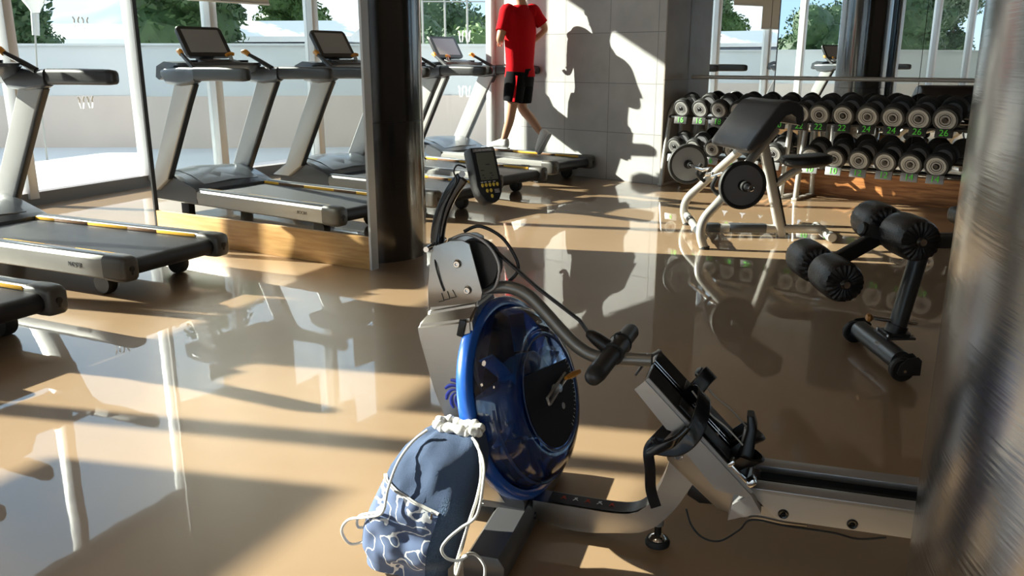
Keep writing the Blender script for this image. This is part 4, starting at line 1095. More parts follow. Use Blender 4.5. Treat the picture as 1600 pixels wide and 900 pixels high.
# flat arm between the two roller axles
dn = d.normalized(); pr_ = Vector((dn.z, 0, -dn.x)) * 0.028
bm = bm_new(); prism(bm, [((UP - dn * 0.03 + pr_).x, (UP - dn * 0.03 + pr_).z), ((LO + dn * 0.03 + pr_).x, (LO + dn * 0.03 + pr_).z), ((LO + dn * 0.03 - pr_).x, (LO + dn * 0.03 - pr_).z), ((UP - dn * 0.03 - pr_).x, (UP - dn * 0.03 - pr_).z)], -0.022, 0.022, bev=0.006); obj('roller_arm', bm, M_['black'], t)
bm = bm_new(); tube(bm, [(0.115, 0, 0.49), (0.06, 0, 0.53), UP], 0.030, 16); obj('head_tube', bm, M_['black'], t)
bm = bm_new(); cyl(bm, UP + Vector((0.02, 0.0, -0.04)), UP + Vector((-0.115, -0.01, 0.0)), 0.026, seg=20, bev=0.004); st = obj('adjuster', bm, DK, t)
bm = bm_new(); cyl(bm, UP + Vector((-0.112, -0.01, -0.0005)), UP + Vector((-0.132, -0.012, 0.005)), 0.029, seg=20, bev=0.006); obj('adjuster_cap', bm, M_['black'], st)
for c in (UP, LO):
    bm = bm_new(); cyl(bm, c + Vector((0, -0.265, 0)), c + Vector((0, 0.265, 0)), 0.013, seg=14); obj('axle', bm, M_['chrome'], t)
    for sg in (-1, 1):
        bm = bm_new(); rr_ = 0.083 if c is UP else 0.080
        Mx = basis(X3, Z3, -Y3 * 1.0, c) if sg < 0 else basis(X3, -Z3, Y3, c)
        pf = [(0.016, 0.035), (rr_ * 0.6, 0.035), (rr_ * 0.86, 0.042), (rr_ * 0.97, 0.06), (rr_, 0.10), (rr_, 0.19), (rr_ * 0.97, 0.22), (rr_ * 0.88, 0.243), (rr_ * 0.6, 0.252), (rr_ * 0.35, 0.248), (0.016, 0.246)]
        lathe(bm, pf, Mx, 64)
        inv = Mx.inverted()
        for v in bm.verts:
            q = inv @ v.co; rad = math.hypot(q.x, q.y)
            if q.z > 0.236 or q.z < 0.045:
                an = math.atan2(q.y, q.x); k = 0.0045 * sin(an * 20) * min(1, (rad / rr_)) * (1 if rad > rr_ * 0.3 else 0)
                v.co = Mx @ Vector((q.x, q.y, q.z + (k if q.z > 0.1 else -k)))
        rl = obj('leg_roller', bm, M_['vinyl'], t, 50)
        bm = bm_new(); lathe(bm, [(0, 0.258), (0.014, 0.258), (0.020, 0.252), (0.021, 0.24), (0, 0.24)], Mx, 20); obj('roller_cap', bm, M_['black_gloss'], rl)
# beam and pad running back behind the steel column
bm = bm_new(); box(bm, (0.50, 0.03, 0.50), (0.80, 0.05, 0.06), bev=0.01); obj('beam', bm, DK, t)
bm = bm_new(); box(bm, (0.62, 0.05, 0.585), (0.66, 0.26, 0.07), (0, 0, 0), 0.025, 3); obj('pad', bm, M_['vinyl'], t, 60)
bm = bm_new(); tube(bm, [(0.85, 0.03, 0.48), (0.92, 0.03, 0.0)], 0.03, 14, sm=False); obj('rear_leg', bm, DK, t)

# ------------------------------------------------------------------ rowing machine
RO = Frame((0.02, 2.03), R(-17))
t = thing('rowing_machine', 'water rowing machine with a blue-rimmed clear tank and long metal rail', 'rowing machine', RO.O, R(-17))
row = t
ME, TU, DKM = M_['rower_metal'], M_['rower_tube'], M_['rower_dark']
# front foot bar
bm = bm_new(); prism(bm, [(-0.05, 0.012), (0.05, 0.012), (0.052, 0.055), (0.036, 0.078), (-0.036, 0.078), (-0.052, 0.055)], -0.30, 0.30, bev=0.003); fb = obj('foot_bar', bm, DKM, t)
for sg in (-1, 1):
    bm = bm_new(); box(bm, (0, sg * 0.26, 0.007), (0.08, 0.05, 0.014), bev=0.003); obj('rubber_pad', bm, M_['rubber'], fb)
bm = bm_new(); lathe(bm, [(0, 0), (0.012, 0), (0.010, 0.006), (0, 0.007)], basis(Y3, Z3, X3, (0.05, -0.03, 0.045)), 16); obj('bolt', bm, M_['black'], fb)
bm = bm_new(); box(bm, (-0.085, -0.012, 0.045), (0.075, 0.11, 0.05), bev=0.006); sl = obj('front_cap', bm, M_['black'], t)
for k in (-1, 1):
    bm = bm_new(); lathe(bm, [(0.010, 0.0708), (0.0115, 0.0712), (0.013, 0.0708)], Matrix.Translation((-0.085, k * 0.025 - 0.02, 0)), 20); obj('symbol', bm, M_['white_print'], sl)
# lower frame beam, curved up towards the footboard
topc = [(0.045, 0.088), (0.16, 0.086), (0.26, 0.086), (0.31, 0.095), (0.345, 0.122), (0.378, 0.195), (0.40, 0.285), (0.412, 0.33)]
botc = [(0.505, 0.33), (0.478, 0.255), (0.448, 0.190), (0.405, 0.112), (0.345, 0.050), (0.263, 0.030), (0.163, 0.018), (0.045, 0.036)]
def sm2(pts, k=4): return [(p.x, p.y) for p in smooth_path([(a, b, 0) for a, b in pts], k)]
bm = bm_new(); prism(bm, sm2(topc) + sm2(botc), -0.032, 0.032, bev=0.002); lb = obj('lower_frame', bm, ME, t, 30)
# instruction strip on the beam's top
tp = sm2([(0.085, 0.0885), (0.16, 0.0875), (0.26, 0.0875), (0.31, 0.0965), (0.338, 0.116)])
bm = bm_new(); vs_ = [[bm.verts.new((x, y, z + 0.0008)) for x, z in tp] for y in (-0.026, 0.026)]
for i in range(len(tp) - 1): bm.faces.new((vs_[0][i], vs_[0][i + 1], vs_[1][i + 1], vs_[1][i]))
st = obj('instruction_strip', bm, mat('strip_blue_black', (0.03, 0.035, 0.05), 0.4), lb)
for k in range(5):
    x = 0.115 + k * 0.032
    bm = bm_new(); tube(bm, [(x, -0.004, 0.0895), (x + 0.006, 0.004, 0.0895), (x + 0.013, -0.002, 0.0895)], 0.0012, 6); tube(bm, [(x + 0.002, 0.008, 0.0895), (x + 0.010, 0.010, 0.0895)], 0.0015, 6, sm=False)
    obj('small_figure', bm, M_['red_print'] if k % 2 == 0 else M_['white_print'], st)
# levelling foot
bm = bm_new(); cyl(bm, (0.37, 0, 0.06), (0.37, 0, 0.025), 0.009, seg=12); lf = obj('levelling_screw', bm, M_['black'], t)
bm = bm_new(); cyl(bm, (0.37, 0, 0.055), (0.37, 0, 0.08), 0.014, seg=14); obj('screw_sleeve', bm, M_['tm_grey'], lf)
bm = bm_new(); lathe(bm, [(0, 0.0), (0.031, 0.0), (0.032, 0.008), (0.028, 0.016), (0, 0.018)], Matrix.Translation((0.37, 0, 0)), 28); obj('rubber_foot', bm, M_['rubber'], lf)
bm = bm_new(); lathe(bm, [(0.023, 0.016), (0.018, 0.023), (0.008, 0.028), (0, 0.028)], Matrix.Translation((0.37, 0, 0)), 28); obj('steel_cup', bm, M_['chrome'], lf)
# footboard support and rail bracket
poly = [(0.372, 0.335), (0.392, 0.272), (0.457, 0.215), (0.513, 0.165), (0.56, 0.150), (0.62, 0.146), (0.72, 0.150), (0.72, 0.175), (0.64, 0.176), (0.595, 0.196), (0.565, 0.222), (0.44, 0.345), (0.40, 0.375)]
bm = bm_new(); prism(bm, sm2(poly[:1], 1) + [(a, b) for a, b in poly], -0.072, -0.052, bev=0.002); prism(bm, [(a, b) for a, b in poly], 0.052, 0.072, bev=0.002)
su = obj('rail_bracket', bm, ME, t, 30)
bm = bm_new(); cyl(bm, (0.418, -0.10, 0.300), (0.418, 0.10, 0.300), 0.0115, seg=18, bev=0.002); obj('pivot_bolt', bm, M_['chrome'], su)
bm = bm_new(); cyl(bm, (0.418, -0.105, 0.300), (0.418, -0.08, 0.300), 0.006, seg=6); obj('hex_nut', bm, M_['rower_dark'], su)
bm = bm_new(); cyl(bm, (0.418, -0.055, 0.300), (0.418, 0.055, 0.300), 0.02, seg=20); obj('pivot_tube', bm, ME, su)
# rail
bm = bm_new()
RL = 2.05
for sg in (-1, 1):
    prism(bm, [(0.575, 0.236), (RL, 0.236), (RL, 0.172), (0.655, 0.166), (0.640, 0.176)], sg * 0.085 if sg > 0 else -0.085, sg * 0.078 if sg > 0 else -0.078)
rs = obj('rail_side', bm, M_['rail_side'], t, 30)
for sg in (-1, 1):
    bm = bm_new(); box(bm, ((0.577 + RL) / 2, sg * 0.062, 0.232), (RL - 0.577, 0.046, 0.012), bev=0.002); obj('rail_top', bm, M_['rail'], t)
    bm = bm_new(); box(bm, ((0.59 + RL) / 2, sg * 0.012, 0.210), (RL - 0.60, 0.008, 0.012)); obj('inner_track', bm, M_['tm_dark'], t)
bm = bm_new(); box(bm, ((0.60 + RL) / 2, 0, 0.196), (RL - 0.62, 0.155, 0.012)); obj('channel_floor', bm, M_['black'], t)
for x, z in ((0.665, 0.182), (0.815, 0.182), (1.9, 0.19)):
    bm = bm_new(); lathe(bm, [(0, 0.006), (0.0045, 0.006), (0.005, 0.003), (0.010, 0.004), (0.0125, 0), (0.0125, -0.004), (0, -0.004)], basis(X3, Z3, -Y3, (x, -0.086, z)), 20); obj('bolt', bm, M_['black_gloss'], t)
bm = bm_new(); tube(bm, [(1.95, -0.05, 0.18), (1.99, -0.16, 0.02)], 0.018, 12, sm=False); tube(bm, [(1.95, 0.05, 0.18), (1.99, 0.16, 0.02)], 0.018, 12, sm=False); obj('rear_leg', bm, ME, t)
bm = bm_new(); tube(bm, [(1.99, -0.22, 0.02), (1.99, 0.22, 0.02)], 0.020, 14, sm=False); obj('rear_foot_bar', bm, M_['rubber'], t)
# seat far back on the rail
bm = bm_new(); secs = []
for x, w_, h_ in ((1.55, 0.10, 0.02), (1.57, 0.24, 0.045), (1.68, 0.30, 0.055), (1.78, 0.28, 0.055), (1.80, 0.12, 0.02)):
    secs.append([Vector((x, a, 0.30 + b)) for a, b in rrect(w_, h_, h_ * 0.4, 4)])
loft(bm, secs); se = obj('seat', bm, M_['vinyl'], t, 60)
bm = bm_new(); box(bm, (1.675, 0, 0.255), (0.16, 0.13, 0.035), bev=0.006); obj('carriage', bm, M_['tm_dark'], se)
# footboard: inclined plate, pads, ridges, straps, heel stops
fa = Vector((0.336, 0, 0.487)); fe = Vector((0.588, 0, 0.236))
ud = (fe - fa).normalized(); un = Vector((-ud.z, 0, ud.x)); un = un if un.z > 0 else -un; FLn = (fe - fa).length
def FB(u, y, h=0.0): return fa + ud * u + Vector((0, y, 0)) + un * h
MF = basis(ud, Y3, un * 1.0, fa) 
def fbox(bm, u0, u1, y0, y1, h0, h1, bev=0.0): box(bm, ((u0 + u1) / 2, (y0 + y1) / 2, (h0 + h1) / 2), (u1 - u0, y1 - y0, h1 - h0), bev=bev, M=MF)
bm = bm_new(); fbox(bm, 0, FLn, -0.115, 0.115, -0.004, 0.0); bd = obj('footboard', bm, ME, t)
for sg in (-1, 1):
    bm = bm_new(); prism(bm, [(0, 0), (FLn, 0), (FLn, -0.012), (0.30, -0.055), (0.03, -0.036), (0, -0.034)], sg * 0.115 - 0.002, sg * 0.115 + 0.002, MF); obj('side_flange', bm, ME, bd)
    bm = bm_new(); fbox(bm, 0.006, FLn - 0.03, sg * 0.060 - 0.042, sg * 0.060 + 0.042, 0.0, 0.006, 0.002); obj('foot_pad', bm, mat('pad_black', (0.014, 0.014, 0.016), 0.75, bump=0.6, bscale=900) if sg < 0 else bpy.data.materials['pad_black'], bd)
for yy in (-0.009, 0.0, 0.009):
    bm = bm_new(); fbox(bm, 0.0, FLn - 0.01, yy - 0.0018, yy + 0.0018, 0.0, 0.009 if yy else 0.004); obj('centre_ridge', bm, M_['chrome'] if yy else M_['black'], bd)
for yy in (-0.109,):
    bm = bm_new(); fbox(bm, 0.0, FLn, yy - 0.003, yy + 0.003, 0.0, 0.008); obj('edge_ridge', bm, M_['rail'], bd)
bm = bm_new(); prism(bm, [(FLn, 0), (FLn + 0.05, -0.012), (FLn + 0.02, -0.085), (FLn - 0.004, -0.05)], -0.115, 0.115, MF); obj('lower_flange', bm, M_['rail'], bd)
for sg in (-1, 1):
    y0 = sg * 0.060
    # heel cup: curved black wall standing up at the board's lower end
    bm = bm_new(); secs = []
    for a in range(-80, 81, 20):
        cx = 0.265 + 0.052 * cos(R(a)); cy = y0 + 0.046 * sin(R(a)); hh = 0.035 + 0.030 * cos(R(a))
        cxi = 0.265 + 0.044 * cos(R(a)); cyi = y0 + 0.039 * sin(R(a))
        secs.append([FB(cx, cy, 0.004), FB(cx + 0.012 * cos(R(a)), cy, hh), FB(cxi + 0.012 * cos(R(a)), cyi, hh), FB(cxi, cyi, 0.004)])
    loft(bm, secs); hc = obj('heel_cup', bm, M_['black'], bd, 40)
    bm = bm_new(); fbox(bm, 0.10, 0.27, y0 - 0.026, y0 + 0.026, 0.006, 0.012, 0.003); obj('slide_plate', bm, M_['tm_dark'], hc)
    bm = bm_new(); tube(bm, [FB(0.10, y0 + 0.01, 0.045), FB(0.17, y0 + 0.008, 0.04), FB(0.22, y0, 0.05), FB(0.30, y0 - 0.005, 0.05)], 0.0022, 8); obj('wire', bm, M_['rail_side'], hc)
# upright heel rest with clip on the near side
h0_ = RO.L(1152, 745, -0.06); h1_ = RO.L(1168, 700, -0.04); h2_ = RO.L(1176, 665, -0.03); h3_ = RO.L(1173, 646, -0.03)
bm = bm_new(); loft(bm, [[h0_ + Vector((a, b, 0)) for a, b in rrect(0.040, 0.085, 0.009, 2)], [h1_ + Vector((a, b, 0)) for a, b in rrect(0.030, 0.075, 0.008, 2)], [h2_ + Vector((a, b, 0)) for a, b in rrect(0.022, 0.055, 0.007, 2)], [h3_ + Vector((a, b, 0)) for a, b in rrect(0.016, 0.040, 0.005, 2)]]); hs = obj('heel_stop', bm, M_['black'], bd, 50)
bm = bm_new(); box(bm, (h2_ + h1_) / 2 + Vector((-0.014, 0.0, 0.005)), (0.006, 0.018, 0.035), (0, R(8), 0), 0.002); obj('stop_inlay', bm, M_['tm_grey'], hs)
bm = bm_new(); fbox(bm, 0.27, 0.335, -0.112, -0.100, 0.008, 0.016, 0.002); fbox(bm, 0.33, 0.345, -0.116, -0.085, 0.008, 0.030, 0.003); fbox(bm, 0.268, 0.278, -0.116, -0.092, 0.006, 0.026, 0.003); obj('clip', bm, M_['chrome'], bd)
# straps
strap_n = [FB(0.115, -0.010, 0.006), FB(0.115, -0.022, 0.045), FB(0.122, -0.055, 0.062), FB(0.140, -0.095, 0.045), FB(0.165, -0.122, 0.0), FB(0.165, -0.130, -0.05), FB(0.13, -0.135, -0.085), RO.L(1030, 694, -0.138)]
bm = bm_new(); tube(bm, strap_n, 0.01, 12, flat=(0.040, 0.004), wide=ud); obj('foot_strap', bm, M_['black_gloss'], bd, 60)
k0 = RO.L(1024, 690, -0.135); 
hang = [RO.L(1050, 662, -0.10), RO.L(1030, 682, -0.13), RO.L(1014, 702, -0.14), RO.L(1016, 735, -0.14), RO.L(1017, 765, -0.138), RO.L(1025, 792, -0.136)]
bm = bm_new(); tube(bm, hang, 0.01, 12, flat=(0.026, 0.005), wide=Vector((1, 0.3, 0))); obj('hanging_strap', bm, M_['black_gloss'], bd, 60)
bm = bm_new(); tube(bm, [RO.L(1075, 668, -0.13), RO.L(1052, 690, -0.14), RO.L(1030, 700, -0.142), RO.L(1012, 708, -0.14)], 0.012, 12, flat=(0.022, 0.012), wide=Vector((0.5, 0, 0.8))); obj('strap_knot', bm, M_['black_gloss'], bd, 60)
bm = bm_new(); tube(bm, [FB(0.125, 0.02, 0.012), FB(0.115, 0.04, 0.065), FB(0.12, 0.07, 0.075), FB(0.13, 0.105, 0.05), FB(0.14, 0.125, 0.0)], 0.01, 12, flat=(0.038, 0.004), wide=ud); obj('foot_strap', bm, M_['black_gloss'], bd, 60)
bm = bm_new(); fbox(bm, 0.10, 0.14, 0.085, 0.118, 0.03, 0.055, 0.008); obj('strap_buckle', bm, M_['black'], bd)
# handle hook on the board's upper edge
bm = bm_new(); tube(bm, [FB(-0.004, 0.02, -0.05), FB(-0.014, 0.02, 0.0), FB(-0.008, 0.03, 0.028)], 0.01, 10, flat=(0.05, 0.006)); obj('handle_hook', bm, DKM, t, 60)
bm = bm_new(); lathe(bm, [(0, 0.01), (0.006, 0.009), (0.010, 0.0), (0, 0)], Matrix.Translation(FB(-0.02, 0.0, 0.004)) @ Matrix.Rotation(R(-90), 4, 'Y'), 16); obj('hook_bolt', bm, M_['chrome'], t)
# upper tube from head to footboard
bm = bm_new(); tube(bm, [(-0.13, 0, 0.642), (-0.06, 0, 0.650), (-0.02, 0, 0.651), (0.02, 0, 0.635), (0.063, 0, 0.596), (0.11, 0, 0.548), (0.15, 0, 0.513), (0.19, 0, 0.494), (0.24, 0, 0.492), (0.335, 0, 0.497)], 0.0165, 18); obj('upper_tube', bm, TU, t, 60)
# sensor box under the pivot with cable
bm = bm_new(); prism(bm, [(0.445, 0.205), (0.500, 0.185), (0.508, 0.150), (0.470, 0.148), (0.440, 0.165)], -0.03, 0.03, bev=0.003); sb_ = obj('catch_block', bm, M_['black'], t)
bm = bm_new(); tube(bm, [(0.487, -0.01, 0.185), (0.515, -0.01, 0.215)], 0.010, 10, sm=False); obj('catch_pin', bm, M_['black'], sb_)
bm = bm_new(); tube(bm, [RO.L(1072, 795, -0.03), RO.L(1080, 820, -0.04), RO.L(1098, 840, -0.05), RO.L(1125, 845, -0.06), RO.L(1155, 828, -0.075), RO.L(1175, 812, -0.08), RO.L(1230, 822, -0.08), RO.L(1300, 832, -0.08), RO.L(1340, 842, -0.08), RO.L(1385, 840, -0.08)], 0.0025, 8); obj('cable', bm, M_['black'], t, 60)

# head: narrow upper plates and the wide lower cowl behind the tank
def ring2(s0, s1, hw, z, tiltz=0.0, r=0.004):
    return [Vector((s0, -hw, z)), Vector((s1, -hw, z + tiltz)), Vector((s1, hw, z + tiltz)), Vector((s0, hw, z))]
bm = bm_new()
loft(bm, [ring2(-0.215, -0.110, 0.058, 0.650), ring2(-0.222, -0.088, 0.060, 0.585, 0.035), ring2(-0.240, -0.095, 0.100, 0.560, 0.03), ring2(-0.232, -0.090, 0.102, 0.520, 0.02), ring2(-0.200, -0.072, 0.102, 0.40), ring2(-0.158, -0.055, 0.100, 0.285), ring2(-0.105, -0.03, 0.085, 0.13), ring2(-0.07, 0.0, 0.07, 0.075)])
bmesh.ops.bevel(bm, geom=[e for e in bm.edges], offset=0.006, segments=2, affect='EDGES')
cw = obj('head_cowl', bm, ME, t, 40)
bm = bm_new()
pfn = [(-0.222, 0.600), (-0.221, 0.655), (-0.213, 0.735), (-0.205, 0.758), (-0.160, 0.775), (-0.128, 0.778), (-0.110, 0.770), (-0.078, 0.652), (-0.082, 0.632), (-0.100, 0.622)]
prism(bm, pfn, -0.064, -0.058, bev=0.001); prism(bm, pfn, 0.040, 0.046, bev=0.001); hp = obj('head_plate', bm, ME, t, 40)
for px, py in ((715, 412), (731, 453)):
    p = RO.L(px, py, -0.064)
    bm = bm_new(); lathe(bm, [(0, 0.004), (0.004, 0.004), (0.0045, 0.009), (0.0075, 0.009), (0.010, 0.005), (0.011, 0), (0, 0)], basis(X3, Z3, -Y3, p), 18); obj('bolt', bm, M_['chrome'], hp)
bm = bm_new(); cyl(bm, (-0.219, -0.075, 0.752), (-0.219, 0.05, 0.752), 0.007, seg=14); obj('hinge_pin', bm, M_['chrome'], hp)
bm = bm_new(); p = RO.L(721, 513, -0.1035); box(bm, p, (0.018, 0.004, 0.044), (0, R(12), 0), 0.003); obj('slot', bm, M_['black'], cw)
# three small cut-outs with cable tie
for k, (xa, za, xb, zb) in enumerate(((690, 458, 694, 470), (699, 455, 703, 467), (707, 453, 713, 464))):
    bm = bm_new(); a = RO.L(xa, za, -0.065); b = RO.L(xb, zb, -0.065); tube(bm, [a, b, b + Vector((-0.014, 0, -0.004))], 0.0012, 6, sm=False); obj('cut_out', bm, M_['black'], hp)
# reel between the plates
bm = bm_new(); lathe(bm, [(0, -0.022), (0.062, -0.022), (0.064, -0.018), (0.050, -0.014), (0.050, 0.014), (0.064, 0.018), (0.062, 0.022), (0, 0.022)], basis(X3, Z3, -Y3, (-0.112, -0.008, 0.708)), 40); obj('strap_reel', bm, M_['black'], t, 40)
bm = bm_new(); tube(bm, [(-0.165, -0.03, 0.775), (-0.125, -0.03, 0.787), (-0.075, -0.03, 0.765), (-0.045, -0.03, 0.715), (-0.055, -0.03, 0.66), (-0.085, -0.03, 0.64)], 0.004, 10); obj('reel_guard', bm, M_['rail'], t, 60)
bm = bm_new(); tube(bm, [(-0.15, 0.01, 0.785), (-0.11, 0.015, 0.80), (-0.055, 0.02, 0.775), (-0.018, 0.02, 0.725), (-0.012, 0.02, 0.69), (-0.035, 0.02, 0.662)], 0.0045, 10); obj('guide_loop', bm, M_['black'], t, 60)
# pull strap to the handle
hcn = Vector((0.237, 0, 0.513))
bm = bm_new(); tube(bm, [(-0.062, 0, 0.742), RO.L(840, 450, 0), RO.L(905, 500, 0), hcn + Vector((-0.055, 0, 0.032))], 0.004, 10, flat=(0.017, 0.005), sm=False); obj('pull_strap', bm, M_['black'], t)
bm = bm_new(); loft(bm, [[hcn + Vector((x, a, z + b)) for a, b in rrect(w_, h_, min(w_, h_) * 0.4, 3)] for x, z, w_, h_ in ((-0.065, 0.037, 0.02, 0.016), (-0.05, 0.03, 0.036, 0.03), (-0.03, 0.018, 0.04, 0.04), (-0.012, 0.006, 0.04, 0.042), (0.0, 0.0, 0.04, 0.04))]); ha = obj('handle_yoke', bm, M_['black'], t, 50)
tilt_h = Vector((0.0, 1, 0.0))
bm = bm_new()
hp0, hp1 = RO.L(928, 588, -0.165), RO.L(987, 516, 0.165)
hd = (hp1 - hp0).normalized()
tube(bm, [hp0 - hd * 0.018, hp0 - hd * 0.008, hp0 + hd * 0.02, (hp0 + hp1) / 2, hp1 - hd * 0.012, hp1 - hd * 0.002, hp1 + hd * 0.002], [0.008, 0.020, 0.0235, 0.023, 0.022, 0.019, 0.009], 20, sm=False); obj('handle_grip', bm, M_['tm_dark'], t, 60)
mid = (hp0 + hp1) / 2 + hd * 0.02
bm = bm_new(); cyl(bm, mid - hd * 0.035, mid + hd * 0.035, 0.0275, seg=24, bev=0.004); obj('grip_sleeve', bm, M_['black'], t)
for dd in (-0.037, 0.037):
    bm = bm_new(); cyl(bm, mid + hd * (dd - 0.003), mid + hd * (dd + 0.003), 0.029, seg=24); obj('grip_ring', bm, M_['rubber'], t)
bm = bm_new(); tube(bm, [mid + Vector((-0.005, 0, 0.024)), mid + Vector((-0.005, 0.004, 0.036)), mid + Vector((0.008, 0.01, 0.042))], 0.0022, 8); obj('hook_wire', bm, M_['black'], t)
# monitor arm, monitor
bm = bm_new(); am = [RO.L(683, 380, 0), RO.L(686, 352, 0), RO.L(694, 325, 0), RO.L(706, 300, 0), RO.L(722, 278, 0)]
tube(bm, am, 0.011, 12, flat=(0.034, 0.020)); ar = obj('monitor_arm', bm, M_['black_gloss'], t, 60)
bm = bm_new(); cyl(bm, RO.L(722, 272, -0.024), RO.L(722, 272, 0.024), 0.008, seg=18); obj('arm_joint', bm, M_['rail'], ar)
bm = bm_new(); tube(bm, [RO.L(728, 262, -0.01), RO.L(715, 258, -0.02), RO.L(709, 268, -0.025), RO.L(713, 282, -0.02), RO.L(705, 300, -0.02), RO.L(692, 330, -0.02), RO.L(682, 378, -0.03), RO.L(680, 410, -0.066), RO.L(688, 440, -0.068), RO.L(694, 455, -0.068)], 0.0022, 8); obj('monitor_cable', bm, M_['black'], t, 60)
# monitor local frame: face looks towards the rower and slightly to the viewer
myaw = R(-37)
mu = Vector((sin(R(20)) * -cos(myaw), sin(R(20)) * -sin(myaw), cos(R(20))))
mf = Vector((cos(myaw) * cos(R(20)), sin(myaw) * cos(R(20)), sin(R(20))))
ms = mu.cross(mf)   # sideways
mc = RO.L(762, 271, 0.0)
MM = basis(ms, mu, mf, mc)
outl = [(-0.033, 0.066), (0.033, 0.066), (0.036, 0.060), (0.036, -0.030), (0.032, -0.048), (0.020, -0.066), (0.008, -0.072), (-0.008, -0.072), (-0.020, -0.066), (-0.032, -0.048), (-0.036, -0.030), (-0.036, 0.060)]
bm = bm_new(); prism(bm, outl, -0.034, 0.0, MM, 0.003, axis='z'); mo = obj('monitor', bm, mat('monitor_black', (0.018, 0.02, 0.025), 0.38), t, 40)
bm = bm_new(); box(bm, (0.002, 0.018, 0.0008), (0.050, 0.068, 0.0016), M=MM); lcd = obj('lcd_display', bm, M_['lcd'], mo)
for k, (x, y, w_) in enumerate(((-0.015, -0.004, 0.006), (0.009, 0.0, 0.008), (0.012, -0.006, 0.006), (-0.012, -0.011, 0.005), (0.006, -0.012, 0.006), (-0.015, 0.008, 0.010), (0.004, 0.022, 0.012))):
    bm = bm_new(); box(bm, (x, y, 0.0019), (w_, 0.0022, 0.0006), M=MM); obj('lcd_segment', bm, M_['lcd_ink'], lcd)
bm = bm_new(); box(bm, (0.0, 0.0585, 0.0004), (0.060, 0.008, 0.0008), M=MM); pl_ = obj('name_strip', bm, M_['plate_grey'], mo)
obj('name_lettering', text_bm('FLUID ROWER', 0.0075, MM @ Matrix.Translation((0, 0.0585, 0.001)), 0.0002), M_['white_print'], pl_, 0)
for x, y in ((-0.022, -0.028), (-0.011, -0.028), (0.0, -0.028), (0.011, -0.028), (0.022, -0.028), (-0.011, -0.042), (0.0, -0.042), (0.0, -0.056)):
    bm = bm_new(); lathe(bm, [(0, 0.002), (0.0030, 0.002), (0.0040, 0.0)], MM @ Matrix.Translation((x, y, 0)) @ Matrix.Diagonal((1, 1.25, 1, 1)), 14); obj('key', bm, M_['yellow_key'], mo)
bm = bm_new()
for k, x in enumerate((-0.022, -0.012, 0.0, 0.014)): box(bm, (x, -0.0205, 0.0004), (0.007, 0.0016, 0.0006), M=MM)
for k in range(3): box(bm, (0.017, -0.041 - 0.0035 * k, 0.0004), (0.014, 0.0012, 0.0006), M=MM)
obj('printed_marks', bm, M_['white_print'], mo)

# water tank: blue ring, clear dome, dark face, paddle and water
psi = R(-8.5); tt = R(16.5)
ht = Vector((cos(psi), sin(psi), 0)); hs_ = Vector((-sin(psi), cos(psi), 0))
ax = ht * cos(tt) + Z3 * sin(tt); e2 = -ht * sin(tt) + Z3 * cos(tt); e1 = hs_
TC = Vector((-0.018, 0.040, 0.345))
MT = basis(e1, e2, ax, TC)      # local x sideways, y up, z towards the rower
if MT.to_3x3().determinant() < 0: MT = basis(-e1, e2, ax, TC)
bm = bm_new(); lathe(bm, [(0.243, -0.020), (0.262, -0.020), (0.267, -0.012), (0.267, 0.008), (0.260, 0.016), (0.243, 0.016), (0.238, 0.006), (0.243, -0.020)], MT, 96); obj('blue_ring', bm, M_['blue'], t, 50)
bm = bm_new(); lathe(bm, [(0, -0.016), (0.243, -0.016), (0.243, -0.006), (0, -0.006)], MT, 72); obj('tank_back', bm, M_['tank_back'], t, 40)
bm = bm_new(); lathe(bm, [(0.240, 0.010), (0.237, 0.024), (0.228, 0.054), (0.210, 0.078), (0.186, 0.092), (0.160, 0.098), (0.152, 0.095), (0.0, 0.098)], MT, 96); dm = obj('tank_dome', bm, M_['dome'], t, 60)
# dark printed face on the lower part of the dome front
bm = bm_new(); pts_ = [(0.142 * cos(R(a)), 0.142 * sin(R(a))) for a in range(-215, 21, 5)]
prism(bm, pts_, 0.0995, 0.1015, MT, axis='z'); fcp = obj('dark_face', bm, mat('smoked_panel', (0.010, 0.012, 0.020), 0.5, spec=0.2), t, 40)
bm = bm_new()
for a in range(-60, 50, 5):
    c = Vector((0.134 * cos(R(a)), 0.134 * sin(R(a)), 0.1025)); box(bm, c, (0.006 if a % 10 else 0.010, 0.0020, 0.0006), (0, 0, R(a)), M=MT)
obj('scale_marks', bm, M_['white_print'], fcp)
bm = bm_new(); lathe(bm, [(0, 0.1028), (0.008, 0.1028), (0.009, 0.1015)], MT @ Matrix.Translation((-0.045 if MT.to_3x3().col[0].dot(e1) < 0 else 0.045, -0.055, 0)), 20); obj('face_badge', bm, M_['rail'], fcp)
bm = bm_new(); lathe(bm, [(0.150, 0.099), (0.154, 0.103), (0.150, 0.103), (0.146, 0.1005)], MT, 80); obj('face_ring', bm, M_['inner_blue'], t, 60)
bm = bm_new(); lathe(bm, [(0.226, 0.050), (0.232, 0.054), (0.228, 0.060), (0.221, 0.056)], MT, 80, R(170), R(350)); obj('dome_seam', bm, M_['inner_blue'], t, 60)
